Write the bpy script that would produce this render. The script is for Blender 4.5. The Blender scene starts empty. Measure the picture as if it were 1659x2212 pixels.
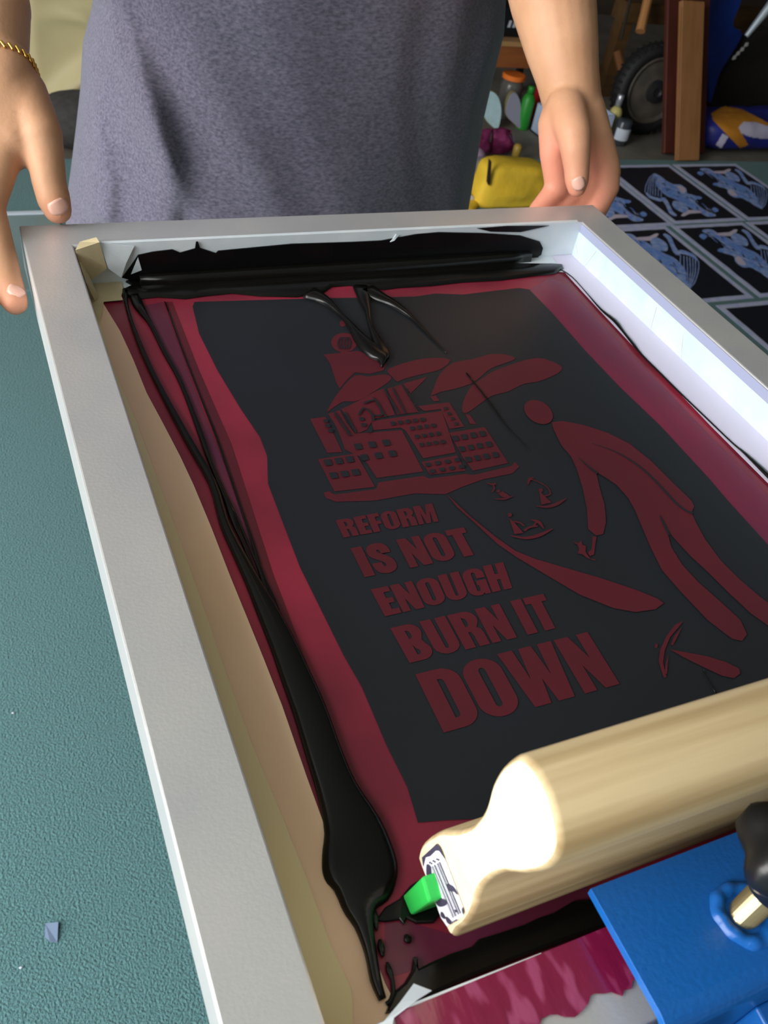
import bpy, bmesh, math, random
import numpy as np
from mathutils import Vector, Matrix, noise
from mathutils.geometry import tessellate_polygon
random.seed(4)
S = bpy.context.scene
COL = S.collection

# ------------------------------------------------------------------ camera, light, exposure
FPX = 1914.2
ROT = np.array([[0.9128672238773965, -0.37924298314964877, 0.1511561818191054],
                [-0.16044250808354288, -0.6737143809136177, -0.721364772185365],
                [0.37540862159816935, 0.6342583800644154, -0.6758584719805076]])
CAM = np.array([-0.0329, -0.6516, 1.225])
ZF = 0.8987            # top face of the frame
ZM = ZF - 0.033        # the stretched mesh
FW, BAR, FL = 0.508, 0.0331, 0.6103
cd = bpy.data.cameras.new('camera')
cam = bpy.data.objects.new('camera', cd)
COL.objects.link(cam)
M = Matrix([[ROT[0][i], -ROT[1][i], -ROT[2][i], CAM[i]] for i in range(3)] + [[0, 0, 0, 1]])
cam.matrix_world = M
cd.sensor_fit = 'VERTICAL'
cd.sensor_height = 36
cd.lens = FPX * 36 / 2212
cd.clip_start = 0.01
cd.dof.use_dof = True
cd.dof.focus_distance = 0.52
cd.dof.aperture_fstop = 20
S.camera = cam

S.view_settings.view_transform = 'Standard'
S.view_settings.look = 'None'
S.view_settings.gamma = 1
S.view_settings.use_curve_mapping = False
S.view_settings.exposure = 0.0

wd = bpy.data.worlds.new('world')
S.world = wd
wd.use_nodes = True
bg = wd.node_tree.nodes['Background']
bg.inputs[0].default_value = (0.80, 0.90, 1.0, 1)
bg.inputs[1].default_value = 1.0


def area(name, loc, aim, sx, sy, power, col):
    ld = bpy.data.lights.new(name, 'AREA')
    ld.shape = 'RECTANGLE'
    ld.size, ld.size_y = sx, sy
    ld.energy = power
    ld.color = col
    o = bpy.data.objects.new(name, ld)
    o.location = loc
    o.rotation_euler = (Vector(aim) - Vector(loc)).to_track_quat('-Z', 'Z').to_euler()
    COL.objects.link(o)
    return o


area('garage_door_daylight', (-2.75, -0.55, 1.45), (2.0, -0.50, 0.95), 3.8, 1.7, 205, (1.0, 0.97, 0.93))
area('overhead_fill', (-1.45, -0.55, 2.40), (0.15, -0.35, 0.85), 1.9, 2.6, 82, (0.94, 0.97, 1.0))  # added fill lamp under the ceiling, brightens upward faces


# ------------------------------------------------------------------ pixel rays onto real planes
def ray(px, py):
    return ROT.T @ np.array([(px - 829.5) / FPX, (py - 1106) / FPX, 1.0])


def onz(px, py, z=0.0):
    d = ray(px, py)
    return Vector(CAM + (z - CAM[2]) / d[2] * d)


def ony(px, py, y):
    d = ray(px, py)
    return Vector(CAM + (y - CAM[1]) / d[1] * d)


def onx(px, py, x):
    d = ray(px, py)
    return Vector(CAM + (x - CAM[0]) / d[0] * d)


# ------------------------------------------------------------------ materials
def lin(c):
    r = []
    for v in c[:3]:
        v /= 255.0
        r.append(v / 12.92 if v <= 0.04045 else ((v + 0.055) / 1.055) ** 2.4)
    return r


def mat(name, c, rough=0.6, metal=0.0, spec=0.5, c2=None, nscale=8.0, nmix=1.0, stretch=(1, 1, 1), detail=4.0,
        bump=0.0, bscale=60.0, bdist=0.002, coat=0.0, sss=0.0, trans=0.0, alpha=1.0, bstretch=None, sheen=0.0,
        lo=0.35, hi=0.65, ior=1.45):
    m = bpy.data.materials.new(name)
    m.use_nodes = True
    nt = m.node_tree
    b = nt.nodes['Principled BSDF']
    col = lin(c) + [1]
    b.inputs['Base Color'].default_value = col
    b.inputs['Roughness'].default_value = rough
    b.inputs['Metallic'].default_value = metal
    b.inputs['Specular IOR Level'].default_value = spec
    b.inputs['IOR'].default_value = ior
    b.inputs['Coat Weight'].default_value = coat
    b.inputs['Coat Roughness'].default_value = 0.08
    b.inputs['Transmission Weight'].default_value = trans
    b.inputs['Alpha'].default_value = alpha
    b.inputs['Sheen Weight'].default_value = sheen
    if sss:
        b.inputs['Subsurface Weight'].default_value = sss
        b.inputs['Subsurface Radius'].default_value = (1.0, 0.35, 0.2)
        b.inputs['Subsurface Scale'].default_value = 0.006
    tc = nt.nodes.new('ShaderNodeTexCoord')

    def mapped(st):
        mp = nt.nodes.new('ShaderNodeMapping')
        mp.inputs['Scale'].default_value = st
        nt.links.new(tc.outputs['Object'], mp.inputs['Vector'])
        return mp
    if c2 is not None:
        mp = mapped(stretch)
        n = nt.nodes.new('ShaderNodeTexNoise')
        n.inputs['Scale'].default_value = nscale
        n.inputs['Detail'].default_value = detail
        nt.links.new(mp.outputs[0], n.inputs['Vector'])
        rp = nt.nodes.new('ShaderNodeValToRGB')
        rp.color_ramp.elements[0].position = lo
        rp.color_ramp.elements[1].position = hi
        rp.color_ramp.elements[0].color = col
        rp.color_ramp.elements[1].color = lin(c2) + [1]
        nt.links.new(n.outputs[0], rp.inputs[0])
        nt.links.new(rp.outputs[0], b.inputs['Base Color'])
    if bump:
        mp = mapped(bstretch or (1, 1, 1))
        n = nt.nodes.new('ShaderNodeTexNoise')
        n.inputs['Scale'].default_value = bscale
        n.inputs['Detail'].default_value = 3
        nt.links.new(mp.outputs[0], n.inputs['Vector'])
        bp = nt.nodes.new('ShaderNodeBump')
        bp.inputs['Strength'].default_value = bump
        bp.inputs['Distance'].default_value = bdist
        nt.links.new(n.outputs[0], bp.inputs['Height'])
        nt.links.new(bp.outputs[0], b.inputs['Normal'])
    return m


# ------------------------------------------------------------------ mesh helpers
def obj(name, bm, m, parent=None, smooth=False, loc=None):
    me = bpy.data.meshes.new(name)
    bmesh.ops.recalc_face_normals(bm, faces=bm.faces)
    bm.to_mesh(me)
    bm.free()
    for mm in (m if isinstance(m, (list, tuple)) else [m]):
        me.materials.append(mm)
    if smooth:
        for p in me.polygons:
            p.use_smooth = True
    o = bpy.data.objects.new(name, me)
    COL.objects.link(o)
    if parent is not None:
        o.parent = parent
        pl, q = Vector(), parent
        while q is not None:
            pl += Vector(q.location)
            q = q.parent
        if pl.length > 0:
            me.transform(Matrix.Translation(-pl))
    return o


def tag(o, label=None, cat=None, group=None, kind=None):
    if label:
        o['label'] = label
    if cat:
        o['category'] = cat
    if group:
        o['group'] = group
    if kind:
        o['kind'] = kind
    return o


def empty(name, loc, label, cat, group=None):
    o = bpy.data.objects.new(name, None)
    o.location = loc
    o.empty_display_size = 0.05
    COL.objects.link(o)
    return tag(o, label, cat, group)


def box(bm, lo, hi, mi=0):
    x0, y0, z0 = lo
    x1, y1, z1 = hi
    v = [bm.verts.new(p) for p in ((x0, y0, z0), (x1, y0, z0), (x1, y1, z0), (x0, y1, z0),
                                   (x0, y0, z1), (x1, y0, z1), (x1, y1, z1), (x0, y1, z1))]
    for f in ((0, 3, 2, 1), (4, 5, 6, 7), (0, 1, 5, 4), (1, 2, 6, 5), (2, 3, 7, 6), (3, 0, 4, 7)):
        bm.faces.new([v[i] for i in f]).material_index = mi


def bevel(bm, w, seg=2):
    es = [e for e in bm.edges if len(e.link_faces) == 2 and e.calc_face_angle(0) > 0.5]
    bmesh.ops.bevel(bm, geom=es, offset=w, segments=seg, affect='EDGES', profile=0.5, clamp_overlap=True)


def smooth_poly(pts, n=4, closed=True):
    P = [Vector(p) for p in pts]
    out = []
    N = len(P)
    rng = range(N) if closed else range(N - 1)
    for i in rng:
        g = (lambda k: P[k % N]) if closed else (lambda k: P[min(max(k, 0), N - 1)])
        a, b, c, d = g(i - 1), g(i), g(i + 1), g(i + 2)
        for k in range(n):
            t = k / n
            out.append(0.5 * ((2 * b) + (c - a) * t + (2 * a - 5 * b + 4 * c - d) * t * t + (3 * b - a - 3 * c + d) * t ** 3))
    if not closed:
        out.append(P[-1])
    return out


def flat(bm, loops, mi=0):
    """filled planar polygon; loops[0] outline, rest holes"""
    loops = [[Vector(p) for p in l] for l in loops]
    allp = [p for l in loops for p in l]
    vs = [bm.verts.new(p) for p in allp]
    for t in tessellate_polygon(loops):
        try:
            f = bm.faces.new([vs[i] for i in t])
            f.material_index = mi
        except ValueError:
            pass


def prism(bm, pts, off, mi=0):
    """polygon extruded by the vector off"""
    P = [Vector(p) for p in pts]
    off = Vector(off)
    a = [bm.verts.new(p) for p in P]
    b = [bm.verts.new(p + off) for p in P]
    for t in tessellate_polygon([P]):
        bm.faces.new([a[i] for i in t]).material_index = mi
        bm.faces.new([b[i] for i in t]).material_index = mi
    for i in range(len(P)):
        j = (i + 1) % len(P)
        bm.faces.new((a[i], a[j], b[j], b[i])).material_index = mi


def dome(bm, pts, h, inset, mi=0, up=Vector((0, 0, 1))):
    """ink blob: outline on the surface, smaller outline raised by h"""
    P = [Vector(p) for p in pts]
    N = len(P)
    area2 = sum((P[i] - P[0]).cross(P[(i + 1) % N] - P[0]).dot(up) for i in range(N))
    sg = 1 if area2 > 0 else -1
    rings = [P]
    for fr, hh in ((0.35, 0.72), (1.0, 1.0)):
        Q = []
        for i in range(N):
            t = (P[(i + 1) % N] - P[i - 1])
            if t.length < 1e-9:
                t = Vector((1, 0, 0))
            nn = up.cross(t.normalized()) * sg
            Q.append(P[i] + nn * inset * fr + up * h * hh)
        rings.append(Q)
    vs = [[bm.verts.new(p) for p in r] for r in rings]
    for a, b in zip(vs[:-1], vs[1:]):
        for i in range(N):
            j = (i + 1) % N
            bm.faces.new((a[i], a[j], b[j], b[i])).material_index = mi
    for t in tessellate_polygon([rings[-1]]):
        try:
            bm.faces.new([vs[-1][i] for i in t]).material_index = mi
        except ValueError:
            pass


def ribbon(bm, pts, widths, h, up=Vector((0, 0, 1)), mi=0, sm=3):
    """raised rounded bead along a line, width per point"""
    pw = [Vector((p[0], p[1], p[2], w)) for p, w in zip(pts, widths)]
    pw = smooth_poly(pw, sm, False) if len(pw) > 2 else pw
    P = [Vector(p[:3]) for p in pw]
    Wd = [max(p[3], 0.0003) for p in pw]
    prev = None
    prof = [(-0.5, 0), (-0.46, 0.6), (-0.34, 0.93), (0.34, 0.93), (0.46, 0.6), (0.5, 0)]
    first = None
    for i, p in enumerate(P):
        t = (P[min(i + 1, len(P) - 1)] - P[max(i - 1, 0)])
        t = t.normalized() if t.length > 1e-9 else Vector((1, 0, 0))
        s = t.cross(up).normalized()
        hh = h * min(1.0, Wd[i] / 0.006 + 0.15)
        row = [bm.verts.new(p + s * Wd[i] * a + up * hh * b) for a, b in prof]
        if prev:
            for k in range(5):
                bm.faces.new((prev[k], prev[k + 1], row[k + 1], row[k])).material_index = mi
        else:
            first = row
        prev = row
    bm.faces.new(first).material_index = mi
    bm.faces.new(prev).material_index = mi


def stroke_poly(pts, hw, n=4, up=Vector((0, 0, 1))):
    """flat outline of a brush stroke with half width hw (number or list)"""
    hws = hw if isinstance(hw, (list, tuple)) else [hw] * len(pts)
    pw = [Vector((p[0], p[1], p[2], w)) for p, w in zip(pts, hws)]
    pw = smooth_poly(pw, n, False) if len(pw) > 2 else pw
    P = [Vector(p[:3]) for p in pw]
    A, B = [], []
    for i, p in enumerate(P):
        t = (P[min(i + 1, len(P) - 1)] - P[max(i - 1, 0)]).normalized()
        s = t.cross(up).normalized() * pw[i][3]
        A.append(p + s)
        B.append(p - s)
    return A + B[::-1]


def lathe(bm, prof, c, n=24, axis=Vector((0, 0, 1)), mi=0, ref=None):
    """profile of (radius, height) spun about axis through c"""
    axis = Vector(axis).normalized()
    u = axis.orthogonal().normalized() if ref is None else Vector(ref).normalized()
    v = axis.cross(u)
    c = Vector(c)
    rows = []
    for r, h in prof:
        if r < 1e-6:
            rows.append([bm.verts.new(c + axis * h)])
        else:
            rows.append([bm.verts.new(c + axis * h + (u * math.cos(2 * math.pi * k / n) + v * math.sin(2 * math.pi * k / n)) * r) for k in range(n)])
    for a, b in zip(rows[:-1], rows[1:]):
        for k in range(n):
            j = (k + 1) % n
            if len(a) == 1 and len(b) == 1:
                continue
            if len(a) == 1:
                f = bm.faces.new((a[0], b[j], b[k]))
            elif len(b) == 1:
                f = bm.faces.new((a[k], a[j], b[0]))
            else:
                f = bm.faces.new((a[k], a[j], b[j], b[k]))
            f.material_index = mi


def tube(bm, pts, r, n=10, mi=0):
    P = [Vector(p) for p in pts]
    rs = r if isinstance(r, (list, tuple)) else [r] * len(P)
    prev = None
    u = None
    for i, p in enumerate(P):
        t = (P[min(i + 1, len(P) - 1)] - P[max(i - 1, 0)]).normalized()
        if u is None:
            u = t.orthogonal().normalized()
        u = (u - t * u.dot(t)).normalized()
        v = t.cross(u)
        row = [bm.verts.new(p + (u * math.cos(2 * math.pi * k / n) + v * math.sin(2 * math.pi * k / n)) * rs[i]) for k in range(n)]
        if prev:
            for k in range(n):
                bm.faces.new((prev[k], prev[(k + 1) % n], row[(k + 1) % n], row[k])).material_index = mi
        else:
            bm.faces.new(row[::-1]).material_index = mi
        prev = row
    bm.faces.new(prev).material_index = mi


def ball(bm, c, rx, ry, rz, seg=20, mi=0, rot=None):
    mtx = Matrix.Translation(Vector(c)) @ (rot.to_4x4() if rot else Matrix.Identity(4)) @ Matrix.Diagonal((rx, ry, rz, 1))
    r = bmesh.ops.create_uvsphere(bm, u_segments=seg, v_segments=seg // 2 + 2, radius=1, matrix=mtx)
    for v in r['verts']:
        for f in v.link_faces:
            f.material_index = mi


def capsule(bm, a, b, ra, rb, n=20):
    """tapered limb segment with round ends"""
    a, b = Vector(a), Vector(b)
    L = (b - a).length
    ax = (b - a).normalized()
    prof = [(0, -ra)]
    for k in range(1, 6):
        t = math.pi / 2 * k / 6
        prof.append((ra * math.sin(t), -ra * math.cos(t)))
    prof += [(ra, 0), (rb, L)]
    for k in range(1, 6):
        t = math.pi / 2 * k / 6
        prof.append((rb * math.cos(t), L + rb * math.sin(t)))
    prof.append((0, L + rb))
    lathe(bm, prof, a, n, ax)


def remesh(bm, voxel, smooth=6):
    """one continuous skin out of overlapping limb volumes"""
    me = bpy.data.meshes.new('tmp')
    bmesh.ops.recalc_face_normals(bm, faces=bm.faces)
    bm.to_mesh(me)
    bm.free()
    o = bpy.data.objects.new('tmp', me)
    COL.objects.link(o)
    md = o.modifiers.new('r', 'REMESH')
    md.mode = 'VOXEL'
    md.voxel_size = voxel
    md2 = o.modifiers.new('s', 'SMOOTH')
    md2.factor = 0.5
    md2.iterations = smooth
    dg = bpy.context.evaluated_depsgraph_get()
    dg.update()
    new = bpy.data.meshes.new_from_object(o.evaluated_get(dg))
    bpy.data.objects.remove(o)
    bpy.data.meshes.remove(me)
    out = bmesh.new()
    out.from_mesh(new)
    bpy.data.meshes.remove(new)
    return out


# ------------------------------------------------------------------ the room
carpet_m = mat('teal_carpet', (84, 124, 128), 0.95, spec=0.1, c2=(106, 148, 150), nscale=330, detail=3, bump=1.0, bscale=300, bdist=0.005, sheen=0.2)
concrete_m = mat('concrete', (110, 104, 96), 0.9, c2=(130, 124, 114), nscale=6, bump=0.3, bscale=80)
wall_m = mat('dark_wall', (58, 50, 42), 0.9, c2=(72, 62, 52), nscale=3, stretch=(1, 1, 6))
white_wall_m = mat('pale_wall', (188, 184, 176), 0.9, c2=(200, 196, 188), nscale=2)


def struct(name, lo, hi, m):
    bm = bmesh.new()
    box(bm, lo, hi)
    return tag(obj(name, bm, m), kind='structure')


struct('floor', (-2.9, -4.0, -0.11), (5.2, 4.3, -0.01), concrete_m)
struct('ceiling', (-2.9, -4.0, 2.45), (5.2, 4.3, 2.55), white_wall_m)
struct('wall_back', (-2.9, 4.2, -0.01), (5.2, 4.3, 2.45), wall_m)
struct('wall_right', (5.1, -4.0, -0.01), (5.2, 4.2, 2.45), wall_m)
struct('wall_front', (-2.9, -4.0, -0.01), (5.1, -3.9, 2.45), white_wall_m)
bm = bmesh.new()
box(bm, (-2.95, 1.5, -0.01), (-2.85, 4.2, 2.45))
box(bm, (-2.95, -3.9, 2.30), (-2.85, 1.5, 2.45))
box(bm, (-2.95, -3.9, -0.01), (-2.85, -3.2, 2.30))
tag(obj('wall_left', bm, white_wall_m), kind='structure')
bm = bmesh.new()
prism(bm, [(-2.8, -3.85, -0.01), (5.05, -3.85, -0.01), (5.05, 2.02, -0.01), (3.1, 2.12, -0.01), (2.36, 2.165, -0.01), (1.2, 2.20, -0.01), (-2.8, 2.30, -0.01)], (0, 0, 0.01))
tag(obj('carpet', bm, carpet_m), 'teal looped pile carpet covering the garage floor', 'carpet')

# ------------------------------------------------------------------ the printing screen
alu_m = mat('brushed_aluminium', (212, 210, 208), 0.38, metal=0.52, c2=(202, 202, 203), nscale=14, stretch=(1, 1, 1), bump=0.05, bscale=500)
alu_edge_m = mat('aluminium_side', (226, 226, 226), 0.35, metal=0.2)
red_m = mat('red_emulsion', (152, 44, 64), 0.30, spec=0.45, c2=(110, 35, 50), nscale=9, detail=3)
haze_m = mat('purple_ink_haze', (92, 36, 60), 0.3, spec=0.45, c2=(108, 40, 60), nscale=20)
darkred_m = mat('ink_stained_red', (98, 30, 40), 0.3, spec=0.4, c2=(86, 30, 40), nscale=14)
dark_m = mat('inked_stencil', (33, 36, 42), 0.38, spec=0.36, c2=(31, 33, 36), nscale=5)
draw_m = mat('red_drawing', (90, 29, 39), 0.42, spec=0.36, c2=(78, 28, 36), nscale=8)
ink_m = mat('wet_black_ink', (16, 15, 14), 0.20, spec=0.32)
inkdry_m = mat('black_ink_film', (15, 15, 16), 0.28, spec=0.3)
tan_m = mat('tan_packing_tape', (246, 208, 176), 0.30, spec=0.5, c2=(238, 202, 166), nscale=12, coat=0.2, bump=0.15, bscale=40)
olive_m = mat('yellowed_tape_edge', (234, 216, 170), 0.22, spec=0.5, coat=0.3)
white_tape_m = mat('white_tape', (226, 232, 236), 0.35, spec=0.5, c2=(214, 224, 230), nscale=30, bump=0.2, bscale=60)
lilac_tape_m = mat('lilac_white_tape', (218, 210, 230), 0.35, spec=0.5)
bright_tape_m = mat('cool_white_tape', (196, 216, 222), 0.4, spec=0.4, c2=(206, 224, 230), nscale=45, detail=2, bump=0.2, bscale=60)
lip_m = mat('frosted_lilac_lip', (158, 164, 192), 0.4)
cream_tape_m = mat('cream_tape', (216, 200, 160), 0.35, c2=(200, 184, 146), nscale=40, spec=0.5)
purple_tape_m = mat('magenta_tape', (122, 22, 62), 0.18, spec=0.6, c2=(156, 66, 104), nscale=150, stretch=(1.2, 0.40, 1), detail=1.5, lo=0.52, hi=0.64, bump=0.3, bscale=90, bdist=0.002, bstretch=(1.25, 0.42, 1), coat=0.4)

scr = empty('printing_screen', (0, 0, ZF), 'aluminium framed screen printing screen with a red and black stencil held up by the person', 'printing screen')
IX0, IX1 = BAR, FW - BAR
IY0, IY1 = -BAR, -FL + BAR
bm = bmesh.new()


OC = [(0, 0), (FW, 0), (FW, -FL), (0, -FL)]
IC = [(IX0, IY0), (IX1, IY0), (IX1, IY1), (IX0, IY1)]
bm = bmesh.new()
ring_v = [[bm.verts.new((p[0], p[1], z)) for p in L_] for L_, z in ((OC, ZM), (OC, ZF), (IC, ZF), (IC, ZM))]
for r0, r1 in zip(ring_v, ring_v[1:] + ring_v[:1]):
    for k in range(4):
        j = (k + 1) % 4
        bm.faces.new((r0[k], r0[j], r1[j], r1[k]))
bmesh.ops.recalc_face_normals(bm, faces=bm.faces)
bevel(bm, 0.0011, 2)
obj('frame', bm, alu_m, scr)

ZL = ZM + 0.0004


def Mz(px, py, dz=0.0):
    return onz(px, py, ZL + dz)


def crop(ox, oy, s):
    return lambda X, Y, dz=0.0: Mz(ox + X / s, oy + Y / s, dz)


c3 = crop(100, 430, 2.0738)
c4 = crop(850, 430, 2.0507)
c5 = crop(600, 660, 2.37)
c6 = crop(650, 1000, 2.0738)
c7 = crop(800, 1450, 1.9313)
c8 = crop(350, 1550, 2.5523)
c9 = crop(380, 950, 3.4026)
cL = crop(1160, 820, 3.2525)
c11 = crop(640, 580, 4.608)

bm = bmesh.new()
box(bm, (IX0 - 0.004, IY1 - 0.004, ZM - 0.0006), (IX1 + 0.004, IY0 + 0.004, ZL))
mesh = obj('screen_mesh', bm, red_m, scr)

# hazes and stains on the emulsion, then a painted reflection band
bm = bmesh.new()
hz = 0.0002
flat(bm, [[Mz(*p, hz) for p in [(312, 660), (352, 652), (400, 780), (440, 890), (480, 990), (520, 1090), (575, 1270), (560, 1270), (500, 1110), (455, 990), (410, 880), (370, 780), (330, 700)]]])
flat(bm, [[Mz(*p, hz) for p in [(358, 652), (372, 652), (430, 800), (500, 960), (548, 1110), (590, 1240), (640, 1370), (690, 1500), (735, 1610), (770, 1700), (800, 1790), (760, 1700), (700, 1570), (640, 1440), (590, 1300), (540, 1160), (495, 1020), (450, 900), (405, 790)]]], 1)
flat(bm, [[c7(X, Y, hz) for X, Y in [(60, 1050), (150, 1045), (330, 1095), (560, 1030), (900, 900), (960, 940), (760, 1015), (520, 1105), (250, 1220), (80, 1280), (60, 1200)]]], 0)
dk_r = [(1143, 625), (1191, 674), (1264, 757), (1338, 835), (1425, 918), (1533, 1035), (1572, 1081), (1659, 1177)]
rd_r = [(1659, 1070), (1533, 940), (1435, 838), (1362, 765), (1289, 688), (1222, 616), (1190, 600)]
obj('ink_haze_and_reflection', bm, [haze_m, darkred_m], mesh)
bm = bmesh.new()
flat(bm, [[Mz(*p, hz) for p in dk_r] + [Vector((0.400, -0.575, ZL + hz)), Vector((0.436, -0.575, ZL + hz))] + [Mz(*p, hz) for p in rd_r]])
st = obj('ink_haze_and_reflection', bm, mat('violet_painted_reflection', (122, 40, 66), 0.26, spec=0.5, c2=(104, 42, 66), nscale=18, stretch=(2, 0.5, 1)), mesh)  # violet band: mostly the right wall's reflection painted as colour over the emulsion

# the dark stencil field, an A3 sheet with wavering edges
bm = bmesh.new()
edge = [(420, 652), (416, 662), (430, 720), (470, 800), (518, 880), (562, 945), (577, 985), (579, 1045), (600, 1100), (648, 1225), (690, 1310), (742, 1415), (782, 1485), (835, 1610), (880, 1700), (903, 1777), (960, 1772), (1028, 1769)]
E1 = [Mz(*p, 0.0005) for p in edge]
E1 += [Vector((0.25, -0.505, ZL + 0.0005)), Vector((0.398, -0.503, ZL + 0.0005)), Vector((0.401, -0.46, ZL + 0.0005))]
E1 += [Mz(*p, 0.0005) for p in [(1659, 1177), (1572, 1081), (1533, 1035), (1425, 918), (1338, 835), (1264, 757), (1191, 674), (1143, 625), (1120, 622), (1000, 636), (940, 634), (900, 640), (840, 642), (700, 644), (560, 648)]]
flat(bm, [E1])
dark = obj('stencil_field', bm, dark_m, mesh)

# the red drawing
bm = bmesh.new()
D1, D2 = 0.0007, 0.0013


ZC = [0]


def up_(d):
    ZC[0] += 1
    return d + ZC[0] * 4e-6


def red(fn, pts, sm=0):
    d = up_(D1)
    P = [fn(X, Y, d) for X, Y in pts]
    flat(bm, [smooth_poly(P, sm) if sm else P], 0)


def blk(fn, pts, sm=0):
    d = up_(D2)
    P = [fn(X, Y, d) for X, Y in pts]
    flat(bm, [smooth_poly(P, sm) if sm else P], 1)


def line(fn, pts, w, mi=1, dz=None):
    dz = up_(D2 if mi else D1)
    flat(bm, [stroke_poly([fn(X, Y, dz) for X, Y in pts], w, 4)], mi)


def ell(fn, cx, cy, rx, ry, a=0, mi=0):
    dz = up_(D2 if mi else D1)
    ca, sa = math.cos(a), math.sin(a)
    flat(bm, [[fn(cx + rx * math.cos(t) * ca - ry * math.sin(t) * sa, cy + rx * math.cos(t) * sa + ry * math.sin(t) * ca, dz) for t in [2 * math.pi * k / 24 for k in range(24)]]], mi)


red(c5, [(232, 252), (415, 232), (480, 262), (560, 300), (540, 332), (470, 350), (395, 342), (350, 385), (318, 425), (300, 395), (270, 300), (250, 268)])
ell(c5, 340, 190, 66, 50)
ell(c5, 333, 92, 16, 17)
for k in range(5):
    line(c5, [(322 + 10 * k, 160), (308 + 16 * k, 190), (318 + 11 * k, 222)], 0.00045)
ell(c5, 335, 242, 14, 10)
red(c5, [(252, 545), (280, 490), (320, 434), (395, 357), (460, 364), (540, 352), (578, 362), (574, 385), (520, 423), (480, 448), (440, 473), (390, 492), (340, 490), (300, 512), (270, 533)], 2)
red(c5, [(560, 335), (600, 310), (700, 280), (800, 268), (885, 278), (835, 326), (760, 346), (650, 374), (612, 390), (590, 368)], 2)
red(c5, [(640, 400), (765, 365), (740, 392), (680, 450)])
red(c5, [(785, 462), (800, 420), (830, 350), (900, 292), (1000, 275), (1080, 250), (1160, 250), (1218, 272), (1150, 300), (1090, 322), (1040, 365), (985, 402), (900, 428), (830, 443)], 2)
red(c5, [(945, 540), (950, 490), (992, 412), (1060, 366), (1100, 338), (1230, 290), (1330, 268), (1400, 285), (1455, 315), (1430, 350), (1330, 390), (1260, 400), (1180, 440), (1100, 460), (1040, 500), (985, 540), (960, 550)], 2)
red(c5, [(780, 467), (808, 459), (830, 488), (798, 490)])
red(c5, [(960, 556), (985, 560), (1017, 608), (985, 606)])
red(c5, [(165, 580), (245, 570), (330, 750), (255, 755)])
red(c5, [(258, 555), (318, 535), (352, 600), (400, 660), (345, 742), (332, 700), (300, 620)])
red(c5, [(325, 530), (380, 505), (500, 440), (545, 425), (600, 560), (490, 580), (455, 636), (410, 655), (350, 565)])
red(c5, [(560, 425), (632, 405), (722, 545), (655, 553), (612, 560)])
red(c5, [(478, 592), (840, 540), (912, 752), (745, 782), (655, 640), (630, 625), (492, 638)])
red(c5, [(715, 515), (878, 495), (955, 620), (880, 632), (835, 530), (750, 540)])
red(c5, [(345, 660), (636, 638), (745, 850), (508, 883), (440, 782), (352, 742)])
red(c5, [(878, 652), (1060, 622), (1180, 806), (1000, 846), (950, 782)])
red(c5, [(735, 802), (918, 767), (962, 846), (780, 866)])
red(c5, [(205, 787), (400, 757), (498, 928), (290, 952)])
red(c5, [(235, 958), (265, 950), (290, 968), (505, 940), (515, 906), (745, 872), (775, 886), (960, 862), (1000, 868), (1195, 822), (1215, 800), (1238, 825), (1200, 860), (1050, 890), (940, 930), (860, 966), (700, 962), (500, 998), (300, 1005), (245, 985)])
# windows
def win(fn, x, y, w, h, sx):
    blk(fn, [(x, y), (x + w, y - w * 0.12), (x + w + h * sx, y + h - w * 0.12), (x + h * sx, y + h)])
for r in range(2):
    for k in range(3):
        win(c5, 232 + 30 * r + 56 * k, 790 + 66 * r - 8 * k, 36, 30, 0.45)
        win(c5, 388 + 32 * r + 72 * k, 708 + 56 * r - 10 * k, 34, 30, 0.45)
for r in range(3):
    for k in range(4):
        win(c5, 890 + 33 * r + 46 * k, 668 + 54 * r - 8 * k, 28, 26, 0.45)
for r in range(2):
    for k in range(4):
        win(c5, 752 + 22 * r + 50 * k, 806 + 34 * r - 8 * k, 26, 18, 0.45)
for r in range(3):
    for k in range(4):
        win(c5, 675 + 24 * r + 36 * k, 620 + 42 * r - 5 * k, 20, 18, 0.45)
for k in range(5):
    win(c5, 575 + 38 * k, 595 - 5 * k, 22, 18, 0.45)
for k in range(4):
    win(c5, 848 + 18 * k, 520 + 26 * k, 16, 14, 0.45)
for X, Y in ((245, 590), (255, 615), (270, 640), (430, 580), (440, 610), (470, 640)):
    ell(c5, X, Y, 14, 9, 0.3, 1)
for a, b in (((290, 545), (372, 665)), ((345, 545), (400, 650)), ((490, 470), (555, 570)), ((545, 430), (625, 555)), ((588, 420), (655, 552))):
    line(c5, [a, b], 0.0007)
for k in range(9):
    line(c5, [(284 + 9 * k, 560 + 13 * k), (306 + 9 * k, 556 + 13 * k)], 0.0004)
    line(c5, [(645 + 7 * k, 430 + 13 * k), (668 + 7 * k, 424 + 13 * k)], 0.0004)
line(c5, [(415, 560), (440, 525), (478, 548), (490, 590)], 0.0008)
line(c5, [(440, 500), (500, 486), (535, 556), (480, 560)], 0.0008)
# the path
red(lambda X, Y, d=0: (c5(X, Y, d) if Y > 940 and X > 859 and Y < 1001 else c6(X, Y, d)), [(860, 960), (760, 240), (870, 330), (960, 393), (1050, 430), (1180, 468), (1350, 518), (1500, 568), (1600, 608), (1625, 628), (1590, 655), (1500, 668), (1400, 650), (1250, 590), (1080, 490), (960, 418), (880, 362), (790, 278), (700, 198)])
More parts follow.
